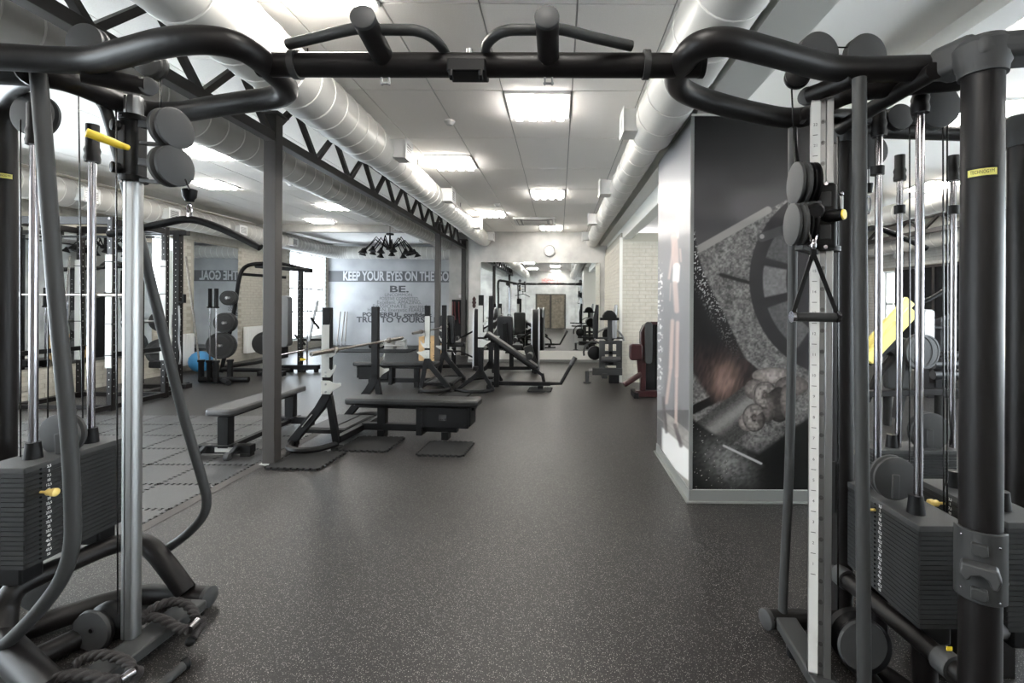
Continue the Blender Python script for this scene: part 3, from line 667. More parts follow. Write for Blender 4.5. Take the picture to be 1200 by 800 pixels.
T('pull_up_grip', [g(338, 52), g(375, 43), g(415, 34), g(445, 34)], .019, 'guard'); T('pull_up_grip', [g(440, 35), g(468, 35), g(488, 36), g(505, 43), g(518, 56), g(526, 72, 2.54)], .019, 'guard')
T('pull_up_grip', [g(740, 54), g(700, 45), g(660, 35), g(640, 34)], .019, 'guard'); T('pull_up_grip', [g(650, 35), g(612, 35), g(594, 36), g(580, 42), g(570, 54), g(570, 70, 2.54)], .019, 'guard')
# ---- left tower
P = lambda px, py, z=ZT: PZ(px, py, z)
T('top_loop', [P(-70, 66), P(5, 67), P(60, 70), P(110, 70), P(150, 61), P(195, 50), P(238, 47), P(273, 52), P(298, 64), P(316, 80), P(332, 96), P(334, 108), P(318, 115), P(290, 119), P(250, 125), P(212, 131), P(172, 130), P(132, 116), P(90, 98), P(50, 88), P(-10, 84)], .0475, seg=20)
T('strut', [P(95, 86, 2.46), P(128, 93, 2.46), P(170, 101, 2.46)], .034, n=0)
e = P(172, 101, 2.46); part('end_cap', MB().lathe(e, (.85, -.5, 0), [(-.01, .036), (.012, .036), (.016, .03)], 20), 'plate_gray', cx)
T('corner_post', [P(40, 84), W(20, 92, 2.1), W(8, 108, 2.4), W(4, 140, 2.55), W(4, 300, 2.55), (W(4, 300, 2.55).x, 2.55, .03)], .055, seg=20, n=5)
def badge(parent, c, r, a0, zc):
    """wrapped sticker on a round post: dark field, yellow lozenge, lettering"""
    def patch(da, h, rr, m, nm):
        vs = []; fs = []; n = 10
        for i in range(n+1):
            a = a0-da+2*da*i/n
            for z in (-h, h): vs.append((c.x+math.sin(a)*rr, c.y-math.cos(a)*rr, zc+z))
        for i in range(n): fs.append((2*i, 2*i+2, 2*i+3, 2*i+1))
        return part(nm, MB().add(vs, fs), m, parent)
    patch(.75, .021, r+.0006, 'black', 'badge_field'); patch(.66, .012, r+.0012, 'badge_yellow', 'badge')
    p = V3((c.x+math.sin(a0)*(r+.0022), c.y-math.cos(a0)*(r+.0022), zc))
    text_mesh('badge_lettering', 'TECHNOGYM', .017, 'ink', parent, frameM(p, (math.cos(a0), math.sin(a0), 0), (0, 0, 1)), width=r*1.05)
q = W(4, 300, 2.55); lp = [o for o in cx.children if o.name.startswith('corner_post')][0]
badge(lp, q, .055, .75, W(4, 205, 2.5).z)
# lifting column with its carriage
CLX, CLY = W(155, 500, 2.18).x, 2.18
prof = [(px_*.62, py_*.56) for px_, py_ in [(-.046, -.04), (-.02, -.046), (-.02, -.036), (-.012, -.036), (-.012, -.05), (.03, -.05), (.044, -.036), (.05, -.01), (.05, .02), (.044, .04), (.03, .05), (-.046, .05)]]
lc = part('column', MB().prism(prof, (CLX, CLY, .085), (1, 0, 0), (0, 1, 0), 2.43), 'alu', cx, .002, label='brushed aluminium column')
zt, zb = W(155, 137, CLY).z, W(155, 213, CLY).z
ca = part('carriage', MB().box((CLX, CLY, (zt+zb)/2), (.078, .074, zt-zb)), 'black', cx, .018, seg=3)
for z in (zt-.01, zb+.01): part('carriage_ring', MB().lathe((CLX, CLY, z-.014), (0, 0, 1), [(0, .045), (0, .053), (.028, .053), (.028, .045)], 24), 'black', ca, .003)
for py in (148, 197): k = W(141, py, CLY-.03); part('carriage_knob', MB().lathe(k, (-.6, -.8, 0), [(0, .024), (.03, .024), (.034, .018)], 14), 'black', ca)
for z in (zt, zb): part('screw', MB().lathe((CLX-.01, CLY-.05, z-.01), (0, -1, 0), [(0, .008), (.006, .008)], 8), 'chrome', ca)
part('carriage_panel', MB().bb(CLX-.034, CLX-.008, CLY-.042, CLY-.036, zb+.05, zt-.05), 'plate_gray', ca, .002)
part('lever_handle', MB().tube([W(150, 173, 2.10), W(138, 169, 2.06), W(120, 162, 2.02), W(101, 155, 1.98)], [.012, .016, .018, .018], 14), 'yellow', ca, label='yellow lever handle')
for py, rr in ((151, 23), (195, 23)):
    pu = pulley(ca, W(201, py, 2.08), (1, -.18, .03), .086, .058)
    part('pulley_bracket', MB().beam(W(168, py+17, 2.12), W(206, py+20, 2.08), .035, .012), 'black', pu); part('pulley_bracket', MB().beam(W(166, py-5, 2.12), W(190, py-3, 2.1), .03, .03), 'black', pu)
cable([W(189, 76, 2.06), W(188, 132, 2.06)]); cable([W(217, 210, 2.03), W(222, 222, 2.02)])
# weight stack, rods and cables of the left tower
SLY0, SLY1, SLX0, SLX1 = 2.10, 2.62, -2.53, -2.315
ztop = P(18, 552, .867).z
weight_stack(cx, SLX0, SLX1, SLY0, SLY1, .425, .867, 21, (0, SLX1, P(97, 535, .867).y-.06, 1), [(-2.425, 2.235), (-2.405, 2.49)])
rods(cx, -2.425, 2.235, .867, ZT, W(40, 170, 2.235).z); rods(cx, -2.405, 2.49, .867, ZT, W(109, 190, 2.49).z)
pulley(cx, W(74, 508, 2.36), (0, -1, 0), .098, .05, bolt=2); part('pulley_bracket', MB().beam(W(68, 508, 2.30), W(70, 541, 2.30), .03, .012, (0, 1, 0)), 'plate_gray', cx, .004)
pulley(cx, W(42, 135, 2.3), (0, -1, 0), .10, .05); pulley(cx, W(104, 52, 1.98), (0, -1, 0), .075, .05); pulley(cx, W(178, 76, 2.0), (0, -1, 0), .055, .05)
cable([W(24, 140, 2.25), W(24, 545, 2.25)]); cable([W(92, 105, 2.34), W(97, 490, 2.34)]); cable([W(57, 300, 2.4), W(56, 490, 2.4)]); cable([W(136, 128, 2.1), W(138, 720, 2.1)])
# guard hoops
T('guard_tube', [W(45, 86, 1.9), W(53, 180, 1.9), W(66, 350, 1.92), W(80, 500, 1.94), W(85, 590, 1.95), W(84, 640, 1.95), W(72, 678, 1.96), W(48, 712, 1.98), W(20, 742, 2.0), W(2, 758, 2.02)], .0265, 'guard', seg=16)
T('guard_tube', [W(118, 118, 2.16), W(128, 140, 2.18), W(150, 225, 2.25), W(180, 345, 2.36), W(212, 475, 2.47), W(236, 558, 2.54), W(242, 585, 2.56), W(238, 604, 2.57), W(222, 623, 2.58), W(200, 640, 2.6), W(186, 649, 2.6)], .0225, 'guard', seg=16)
# base of the left tower
b = lambda px, py, z: PZ(px, py, z)
T('foot_tube', [b(243, 699, .055), b(200, 697, .055), b(166, 697, .055), b(120, 707, .055), b(60, 727, .055), b(-10, 752, .055)], .05, seg=18)
e = b(244, 699, .055); part('end_cap', MB().lathe(e, (1, -.12, 0), [(-.01, .052), (.012, .052), (.016, .046)], 20), 'plate_gray', cx)
T('base_tube', [b(218, 693, .09), b(195, 662, .22), b(176, 641, .29), b(155, 634, .31), b(125, 641, .31), b(80, 660, .31), b(40, 677, .31), b(16, 692, .29), b(6, 715, .22), b(4, 750, .12)], .046, seg=18)
T('base_tube', [b(-40, 715, .14), b(5, 757, .12), b(60, 812, .07)], .06, n=0, seg=18); T('base_tube', [b(5, 792, .05), b(45, 770, .05), b(112, 737, .05), b(130, 728, .05)], .045, n=0, seg=18)
p0, p1 = b(229, 707, .06), b(88, 812, .06)
bp = part('column_base', MB().beam(p0, p1, .125, .05), 'guard', cx, .008)
for kx_ in (p0, p1): part('rubber_foot', MB().cyl((kx_.x, kx_.y, 0), (kx_.x, kx_.y, .036), .04, 14), 'black', bp)
pulley(cx, W(118, 735, 2.27), (-.1, -1, 0), .094, .12, 'black'); part('pulley_cover', MB().lathe(W(109, 738, 2.205), (-.1, -1, 0), [(0, .093), (.012, .088)], 32), 'plate_gray', cx); part('bolt', MB().lathe(W(108, 738, 2.195), (-.1, -1, 0), [(0, .012), (.008, .01)], 10), 'chrome', cx); pulley(cx, W(45, 692, 2.42), (0, -1, 0), .09, .05, bolt=2)
for px in (6, 120): pp = b(px, 752 if px == 6 else 707, .0); part('rubber_foot', MB().cyl((pp.x, pp.y, 0), (pp.x, pp.y, .03), .035, 12), 'black', cx)
# ---- right tower
T('top_loop', [P(1125, 79), P(1080, 80), P(1030, 81), P(975, 80), P(935, 70), P(895, 59), P(858, 50), P(832, 50), P(812, 58), P(799, 74), P(792, 88), P(796, 102), P(812, 112), P(840, 121), P(880, 131), P(920, 138), P(945, 136), P(968, 121), P(995, 108), P(1035, 101), P(1080, 96), P(1125, 92)], .0475, seg=20)
e = P(822, 77); part('end_cap', MB().lathe(e, (1, 0, 0), [(-.01, .046), (.008, .046), (.012, .04)], 24), 'black', cx)
T('strut', [P(1000, 92, 2.46), P(948, 112, 2.46)], .034, n=0); e = P(946, 113, 2.46); part('end_cap', MB().lathe(e, (-.85, -.6, 0), [(-.01, .036), (.012, .036), (.016, .03)], 20), 'plate_gray', cx)
T('strut', [P(1095, 83, 2.46), P(1040, 116, 2.46), P(985, 150, 2.46)], .033, n=0); T('rear_tube', [P(975, 152), P(1080, 155), P(1215, 160)], .038, n=0); T('strut', [W(940, 136, 2.3), W(1075, 137, 2.5)], .036, n=0)
# posts
q = W(1150, 400, 1.7); pA = part('corner_post', MB().cyl((q.x, q.y, .03), (q.x, q.y, 2.44), .061, 28), 'frame', cx)
badge(pA, q, .061, -.72, W(1150, 201, 1.65).z)
cpv = MB().lathe((q.x, q.y, 2.40), (0, 0, 1), [(0, .062), (0, .071), (.025, .073), (.05, .085), (.10, .088), (.125, .07)], 28)
cpm = part('post_cap', cpv, 'plate_gray', pA)
part('cap_arm', MB().beam((q.x-.06, q.y, 2.48), (q.x+.6, q.y-.1, 2.49), .15, .085), 'plate_gray', pA, .03, seg=4); part('cap_arm', MB().beam((q.x, q.y, 2.495), (P(1098, 79).x, P(1098, 79).y, 2.495), .12, .115), 'plate_gray', pA, .025, seg=3)
q2 = W(1196, 400, 2.46); pB = part('corner_post', MB().cyl((q2.x, q2.y, .03), (q2.x, q2.y, 2.44), .058, 24), 'frame', cx); part('post_cap', MB().lathe((q2.x, q2.y, 2.40), (0, 0, 1), [(0, .058), (0, .068), (.03, .074), (.08, .09), (.12, .09), (.15, .07)], 24), 'plate_gray', pB)
q3 = W(988, 400, 2.42); pC = part('corner_post', MB().cyl((q3.x, q3.y, .03), (q3.x, q3.y, 2.46), .05, 24), 'frame', cx); part('post_cap', MB().lathe((q3.x, q3.y, 2.40), (0, 0, 1), [(0, .05), (0, .058), (.06, .066), (.1, .06)], 24), 'plate_gray', pC)
part('side_strip', MB().bb(q3.x-.078, q3.x-.05, q3.y-.03, q3.y-.018, W(0, 595, 2.4).z, W(0, 535, 2.4).z), 'plate_gray', pC, .004)
for qq in (q, q2, q3): part('rubber_foot', MB().cyl((qq.x, qq.y, 0), (qq.x, qq.y, .035), .075, 18), 'black', cx)
# bracket with hook on the near post
def post_patch(a0, da, z0, z1, r, th, m, nm, par):
    vs = []; n = 10
    for i in range(n+1):
        a = a0-da+2*da*i/n
        for rr in (r, r+th):
            for z in (z0, z1): vs.append((q.x+math.sin(a)*rr, q.y-math.cos(a)*rr, z))
    fs = []
    for i in range(n):
        o = 4*i; fs += [(o, o+1, o+5, o+4), (o+2, o+6, o+7, o+3), (o, o+4, o+6, o+2), (o+1, o+3, o+7, o+5)]
    fs += [(0, 2, 3, 1), (4*n, 4*n+1, 4*n+3, 4*n+2)]
    return part(nm, MB().add(vs, fs), m, par, .003)
zz = lambda py: W(1145, py, 1.635).z
AH = -.72; HN = V3((math.sin(AH), -math.cos(AH), 0)); HT = V3((math.cos(AH), math.sin(AH), 0)); qc = V3((q.x, q.y, 0))
br = post_patch(AH, 1.35, zz(710), zz(626), .064, .012, 'guard', 'holder_plate', cx)
hk = MB().prism([(-.055, .0), (-.05, .035), (.045, .035), (.055, .0), (.045, -.03), (.03, -.03), (.02, -.005), (0, .004), (-.02, -.005), (-.03, -.022), (-.042, -.02)], qc+HN*.072+V3((0, 0, zz(672))), HT, (0, 0, 1), .05)
part('holder_hook', hk, 'plate_gray', br, .006)
for py in (645, 697): part('holder_wedge', MB().prism([(-.024, .02), (.02, .02), (.022, -.012), (.012, -.022), (-.024, -.018)], qc+HN*.072+V3((0, 0, zz(py))), HT, (0, 0, 1), .022), 'guard', br, .004)
for px, py in ((1121, 634), (1163, 640), (1121, 698), (1163, 704)):
    k = qc+HN*.06+HT*(.05 if px > 1140 else -.05)+V3((0, 0, zz(py))); part('screw', MB().sphere(k, .004, 8), 'chrome', br)
# ruler column
CRX, CRY = W(961, 500, 2.0).x, 2.0
AR = R(24); RU = V3((math.cos(AR), -math.sin(AR), 0)); RN = V3((-math.sin(AR), -math.cos(AR), 0)); RV = -RN; RO = V3((CRX, CRY, 0))
RM = Matrix((RU, RV, V3((0, 0, 1)))).transposed()
def rl(u, n, z): return RO+RU*u+RN*n+V3((0, 0, z))
rc = part('column', MB().prism([(-.0405, -.044), (-.008, -.044), (-.008, -.03), (.014, -.03), (.014, -.044), (.04, -.044), (.04, .044), (-.0405, .044)], (CRX, CRY, .085), RU, RV, 2.345), 'alu', cx, .002, label='aluminium column with height scale')
part('height_ruler', MB().box(rl(-.0245, .0452, 1.26), (.034, .0024, 2.32), RM), 'ruler', rc)
tk = MB(); z = .5; n = 1
while z < 2.36:
    tk.box(rl(-.026, .0468, z), (.018, .0008, .0024), RM)
    text_mesh('ruler_number', str(n), .016, 'ink', rc, frameM(rl(-.026, .0468, z+.042), RU, (0, 0, 1)), depth=.0003); z += .085; n += 1
part('ruler_tick', tk, 'ink', rc)
z = .13; hole = MB().lathe((0, 0, 0), RN, [(0, .0085), (.003, .0085), (.003, .005), (0, .004)], 12).mesh('pin_hole', 'alu_dark')
while z < 2.4: link('pin_hole', hole, rc, rl(.003, .03, z)); z += .085
zt, zb = W(966, 217, CRY).z, W(966, 294, CRY).z
ca2 = part('carriage', MB().box(rl(.006, 0, (zt+zb)/2), (.096, .115, zt-zb), RM), 'black', cx, .02, seg=3)
part('carriage_ring', MB().lathe((CRX+.012, CRY, zb-.004), (0, 0, 1), [(0, .055), (0, .062), (.02, .062), (.02, .055)], 20), 'black', ca2)
part('carriage_panel', MB().box(rl(.01, .058, zt-.07), (.042, .008, .06), RM), 'plate_gray', ca2, .003); part('carriage_panel', MB().box(rl(.01, .058, zb+.07), (.042, .008, .06), RM), 'plate_gray', ca2, .003)
k = W(974, 253, 1.93); part('carriage_knob', MB().lathe(k, (.75, -1, 0), [(-.03, .02), (.0, .026), (.045, .022)], 18), 'black', ca2); part('knob_cap', MB().lathe(k+V3((.75, -1, 0)).normalized()*.045, (.75, -1, 0), [(0, .021), (.006, .019)], 18), 'yellow', ca2, label='yellow knob cap')
part('lock_tab', MB().box(W(985, 238, 1.96), (.014, .02, .06)), 'alu', ca2, .003); part('lock_tab_screw', MB().sphere(W(986, 227, 1.95), .009, 10), 'chrome', ca2)
for z in (zt-.008, zb+.01): part('screw', MB().lathe(rl(.012, .058, z), RN, [(0, .008), (.006, .008)], 8), 'chrome', ca2)
for px, py in ((937, 215), (933, 263)):
    pu = pulley(ca2, W(px, py, 1.95), (-1, .08, 0), .085, .045)
    pulley(ca2, W(px+13, py, 1.96), (-1, .08, 0), .083, .03, 'black', bolt=False)
part('pulley_bracket', MB().beam(W(936, 290, 1.93), W(955, 296, 1.96), .04, .02), 'plate_gray', ca2, .004); part('pulley_bracket', MB().beam(W(936, 241, 1.92), W(958, 238, 1.96), .04, .02), 'plate_gray', ca2, .004)
part('swivel', MB().lathe(W(955, 247, 1.92), (-.4, -1, -.2), [(0, .028), (.03, .032), (.05, .024)], 16), 'black', ca2)
cable([W(927, 90, 2.0), W(932, 195, 1.96)], r=.004); part('cable_strap', MB().beam(W(930, 150, 2.02), W(936, 200, 1.97), .012, .004, (0, 1, 0)), 'black', cx)
for px, d in ((957, 2.0), (1013, 2.0)): pulley(cx, W(px, 64 if px == 957 else 66, d), (.12, -1, 0), .085, .045)
cable([W(966, 55, 2.0), W(1005, 56, 2.0)])
pulley(cx, W(935, 88, 1.97), (-.3, -1, 0), .05, .05, 'black'); pulley(cx, W(1096, 126, 2.06), (0, -1, 0), .092, .05, bolt=2); pulley(cx, W(1018, 178, 2.5), (0, -1, 0), .085, .05); pulley(cx, W(1053, 138, 2.3), (0, -1, 0), .06, .04, bolt=2)
# near right stack
weight_stack(cx, 1.42, 1.625, 1.9, 2.42, .325, .729, 21, (0, 1.42, 2.13, -1), [(1.495, 2.02), (1.51, 2.29)])
def rod_at(px, py, d, z0, slv): p = W(px, py, d); return rods(cx, p.x, p.y, z0, ZT, W(px, slv, d).z)
rod_at(1076, 590, 2.02, .729, 133); rod_at(1028, 560, 2.29, .729, 160)
pulley(cx, W(1046, 559, 2.14), (0, -1, 0), .094, .05, bolt=2); part('pulley_bracket', MB().beam(W(1050, 556, 2.09), W(1049, 584, 2.09), .03, .012, (0, 1, 0)), 'plate_gray', cx, .004)
cable([W(1066, 150, 2.15), W(1066, 545, 2.15)]); cable([W(1105, 142, 2.05), W(1106, 600, 2.05)]); cable([W(1110, 142, 2.06), W(1110, 600, 2.06)]); cable([W(982, 160, 2.1), W(982, 735, 2.1)], r=.004)
# rear stacks
s2 = weight_stack(cx, 1.87, 2.36, 2.86, 3.06, .33, .735, 21, (0, 1.87, 2.96, -1), [(2.02, 2.93), (2.28, 2.93)])
p = W(1054, 520, 2.93); rods(cx, 2.06, 2.93, .735, ZT, W(1054, 212, 2.93).z); rods(cx, 2.385, 2.93, .735, ZT, W(1120, 212, 2.93).z)
pulley(cx, W(1088, 505, 2.92), (0, -1, 0), .115, .05, bolt=1); part('pulley_bracket', MB().beam(W(1090, 503, 2.87), W(1090, 524, 2.87), .035, .012, (0, 1, 0)), 'plate_gray', cx, .004)
for rx in (2.06, 2.385): part('rod_collar', MB().lathe((rx, 2.93, W(0, 212, 2.93).z-.17), (0, 0, 1), [(0, .03), (.05, .03)], 14), 'black', cx)
p = W(1028, 205, 2.29); part('rod_collar', MB().lathe((p.x, p.y, p.z), (0, 0, 1), [(0, .03), (.04, .03)], 14), 'black', cx)
weight_stack(cx, 1.785, 1.985, 1.92, 2.4, .30, .735, 21, (0, 1.785, 2.2, -1), [(1.88, 2.05), (1.88, 2.3)])
# guard tubes and base of the right tower
T('guard_tube', [W(1007, 92, 1.8), W(1008, 300, 1.8), W(1010, 520, 1.8), W(1012, 700, 1.8), W(1013, 850, 1.8)], .0245, 'guard', seg=16)
T('guard_tube', [W(929, 145, 2.36), W(929, 300, 2.36), W(927, 450, 2.36), W(924, 570, 2.36), W(919, 670, 2.36), W(917, 718, 2.36)], .0215, 'guard', seg=16)
T('foot_tube', [b(900, 725, .06), b(945, 726, .06), b(1000, 727, .06)], .045, n=0); e = b(899, 725, .06); part('end_cap', MB().lathe(e, (-1, -.3, 0), [(-.01, .048), (.012, .048), (.016, .042)], 20), 'plate_gray', cx)
part('column_base', MB().beam(b(920, 727, .065), b(972, 812, .065), .10, .05), 'guard', cx, .008); part('rubber_foot', MB().cyl((1.08, 2.2, 0), (1.08, 2.2, .05), .035, 12), 'black', cx)
t1 = T('base_tube', [W(978, 668, 2.42), W(1050, 727, 2.05), W(1132, 795, 1.74)], .037, n=0)
for px, py, d in ((988, 676, 2.36), (1110, 777, 1.81)):
    a, c2 = W(978, 668, 2.42), W(1132, 795, 1.74); dd = (c2-a).normalized(); c = W(px, py, d)
    part('tube_collar', MB().lathe(c-dd*.03, dd, [(0, .038), (0, .048), (.06, .048), (.06, .038)], 20), 'plate_gray', t1)
for px, py, d in ((1003, 668, 2.3), (1105, 760, 1.83)): part('warning_sticker', MB().box(W(px, py, d)+V3((0, -.03, .022)), (.02, .004, .014)), 'yellow', t1)
T('base_tube', [W(975, 748, 2.35), W(1010, 770, 2.15), W(1100, 835, 1.75)], .036, n=0); T('base_tube', [b(960, 730, .06), b(1010, 785, .06), b(1060, 850, .06)], .04, n=0)
part('tube_collar', MB().lathe(W(984, 754, 2.3), (.55, -.8, -.05), [(0, .036), (0, .046), (.06, .046), (.06, .036)], 20), 'plate_gray', cx)
pulley(cx, W(1006, 750, 2.0), (0, -1, .05), .105, .12, 'black'); part('pulley_cover', MB().lathe(W(1010, 755, 1.935), (0, -1, .05), [(0, .098), (.012, .094)], 32), 'plate_gray', cx)
pulley(cx, W(1086, 742, 2.25), (.25, -1, .1), .09, .05)
for y in (2.0, 2.3): part('stack_support', MB().cyl((1.52, y, .02), (1.52, y, .24), .045, 16), 'frame', cx)
T('strut', [W(1160, 680, 1.75), W(1190, 682, 2.4)], .03, n=0); T('strut', [W(1160, 738, 1.75), W(1190, 738, 2.4)], .03, n=0)
for py in (680, 738): part('tube_collar', MB().lathe(W(1172, py, 1.98), (.5, .8, 0), [(0, .03), (0, .04), (.04, .04), (.04, .03)], 16), 'plate_gray', cx)
# stacked feet under the rear stacks
for x, y in ((2.1, 2.96), (1.88, 2.15)): part('stack_support', MB().bb(x-.08, x+.08, y-.08, y+.08, 0, .25), 'frame', cx)
# ================================================================== attachments hanging from or lying by the station
lb = thing('lat_bar', 'black angled lat bar hanging from the left tower pulley', 'cable bar', W(222, 258, 2.3))
part('bar', MB().tube(catmull([W(128, 274, 2.3), W(150, 271, 2.3), W(190, 262, 2.3), W(222, 257, 2.3), W(255, 266, 2.3), W(290, 282, 2.3), W(305, 290, 2.3)], 5), .0175, 14), 'black', lb)
part('eyelet', MB().lathe(W(222, 257, 2.3), (0, 0, 1), [(0, .016), (.03, .012)], 10), 'chrome', lb)
def carabiner(parent, c, h, w, rot=0):
    pts = []
    for k in range(14):
        a = 2*math.pi*k/14; pts.append(V3(c)+V3((math.cos(rot)*math.cos(a)*w*(.8+.25*math.sin(a)), math.sin(rot)*math.cos(a)*w, math.sin(a)*h)))
    return part('carabiner', MB().tube(pts, .0045, 8, closed=True), 'chrome', parent)
carabiner(lb, W(222, 246, 2.3), .03, .013); part('cable_stop', MB().lathe(W(222, 236, 2.3), (0, 0, 1), [(0, .018), (.01, .02), (.02, .028), (.055, .032), (.06, .02)], 14), 'black', lb); part('cable_stub', MB().cyl(W(222, 225, 2.3), W(219, 212, 2.2), .003, 6), 'black', lb)
dh = thing('cable_stirrup', 'black single grip on a strap hanging from the right tower carriage', 'handle', W(953, 371, 1.9))
carabiner(dh, W(953, 272, 1.9), .047, .02); part('swivel_link', MB().lathe(W(953, 292, 1.9), (0, 0, 1), [(0, .008), (.01, .012), (.03, .012), (.04, .007)], 12), 'chrome', dh)
for px in (929, 981): part('strap', MB().beam(W(953, 296, 1.9), W(px, 368, 1.9), .004, .016, (1, 0, 0)), 'black', dh)
part('strap', MB().beam(W(953, 290, 1.9), W(953, 303, 1.9), .01, .02, (1, 0, 0)), 'black', dh)
part('grip', MB().lathe(W(932, 371, 1.9), (1, 0, -.015), [(0, .012), (.002, .0185), (.155, .0185), (.157, .012)], 18), 'guard', dh)
for px in (929, 981): part('grip_ring', MB().lathe(W(px, 371, 1.9), (1, 0, 0), [(-.006, .016), (-.006, .023), (.006, .023), (.006, .016)], 14), 'chrome', dh)
def rope_handle(label, strands, ferr, z):
    t = thing('rope_handle', label, 'rope handle', PZ(*strands[0][0][:2], 0))
    for st in strands:
        pts = catmull([PZ(x, y, z+(h if h else 0)) for x, y, h in [(p + (0,))[:3] if len(p) == 2 else p for p in st]], 14)
        part('rope', MB().tube(pts, .019, 24, lobes=3, twist=.3), 'rope', t)
    a, b_ = PZ(*ferr[0], z), PZ(*ferr[1], z); part('ferrule', MB().cyl(a, b_, .019, 16), 'chrome', t)
    e = b_+(b_-a).normalized()*.0; part('rope_end', MB().sphere(PZ(ferr[0][0]+2, ferr[0][1]+13, z-.06), .022, 12), 'black', t)
    part('rope_tail', MB().tube(catmull([b_, PZ(ferr[1][0]+6, ferr[1][1]+1, z-.02), PZ(ferr[0][0]+5, ferr[0][1]+10, z-.05)], 5), .02, 10), 'rope', t)
    return t
rope_handle('black twisted rope handle lying over the base behind the silver column', [[(166, 726, .01), (172, 718, .02), (184, 710, .03), (200, 705, .03), (216, 707, .02), (226, 716, .01), (229, 725, 0)], [(166, 727, 0), (180, 723, .01), (196, 728, .01), (210, 736, 0), (221, 738, 0)]], [(221, 738), (231, 728)], .105)
rope_handle('black twisted rope handle at the bottom left edge, nearest the camera', [[(86, 780, .01), (100, 771, .02), (118, 767, .03), (136, 770, .02), (150, 777, .01), (155, 787, 0)], [(50, 803, .0), (70, 793, .01), (95, 790, .01), (120, 795, 0), (142, 798, 0)]], [(140, 797), (156, 787)], .105)
fb = thing('floor_bar', 'short dark bar handle lying on the floor by the left tower', 'bar', PZ(200, 790, 0))
part('bar', MB().cyl(PZ(217, 778, .022), PZ(178, 812, .022), .02, 14), 'guard', fb); part('end_ring', MB().lathe(PZ(217, 778, .022), (.5, .8, 0), [(-.01, .024), (.01, .026), (.018, .018)], 14), 'black', fb)
lb2 = thing('lat_bar', 'dark angled lat bar hanging beyond the right tower guide rods', 'cable bar', W(1030, 268, 3.1))
part('bar', MB().tube(catmull([W(985, 285, 3.1), W(1012, 271, 3.1), W(1026, 267, 3.1), W(1050, 275, 3.1), W(1086, 291, 3.1)], 5), .017, 12), 'black', lb2); part('cable_stop', MB().lathe(W(1018, 226, 3.1), (0, 0, 1), [(0, .02), (.06, .025)], 12), 'black', lb2)
part('cable_stub', MB().cyl(W(1018, 216, 3.1), W(1018, 190, 2.9), .004, 6), 'black', lb2); carabiner(lb2, W(1018, 240, 3.1), .06, .014)
# ================================================================== rubber mats
def puzzle_mesh(s, th=.014, teeth=9):
    pts = []
    def edge(a, b, n, flip):
        a, b = V3(a), V3(b); d = b-a; nn = V3((d.y, -d.x, 0)).normalized()*.02*flip; out = []
        for k in range(n):
            t0 = k/n; out += [a+d*(t0+.25/n), a+d*(t0+.18/n)+nn, a+d*(t0+.82/n)+nn, a+d*(t0+.75/n)] if k % 1 == 0 else []
        return out
    h = s/2-.019
    C = [(-h, -h, 0), (h, -h, 0), (h, h, 0), (-h, h, 0)]
    for i in range(4): pts.append(V3(C[i])); pts += edge(C[i], C[(i+1) % 4], teeth, 1)
    return MB().prism([(p.x, p.y) for p in pts], (0, 0, .001), (1, 0, 0), (0, 1, 0), th)
pm = thing('puzzle_floor', 'floor of interlocking grey rubber tiles in the left bay', 'floor mat', (-4.9, 4.6, 0))
me = puzzle_mesh(.5).mesh('rubber_tile', 'mat_rubber')
for i in range(8):
    for j in range(9): link('rubber_tile', me, pm, (-3.19-i*.5, 2.42+j*.5, 0))
part('border_strip', MB().prism([(0, 0), (.075, 0), (.075, .002), (.0, .013)], (-2.935, 6.7, .001), (1, 0, 0), (0, 0, 1), 4.6), 'mat_border', pm)
mats = [((325, 395, 540), 'small jigsaw rubber mat under the near bench upright, beside the steel column'), ((405, 468, 521), 'small jigsaw rubber mat under the middle leg of the near flat bench'), ((493, 553, 526.5), 'small jigsaw rubber mat under the boxed end of the near flat bench'),
        ((515, 552, 463), 'small jigsaw rubber mat under the V legs of the middle bench'), ((618, 648, 457), 'small jigsaw rubber mat under the decline bench rail')]
for (a, b, y), lb in mats:
    c = PZ((a+b)/2, y, 0); s = (b-a)*c.y/FPX*.92
    o = tag(link('rubber_mat', puzzle_mesh(s, .02, 8).mesh('rubber_mat', 'rubber'), None, (c.x, c.y, 0)), lb, 'mat', 'small rubber mats under benches'); o.rotation_euler.z = -.06
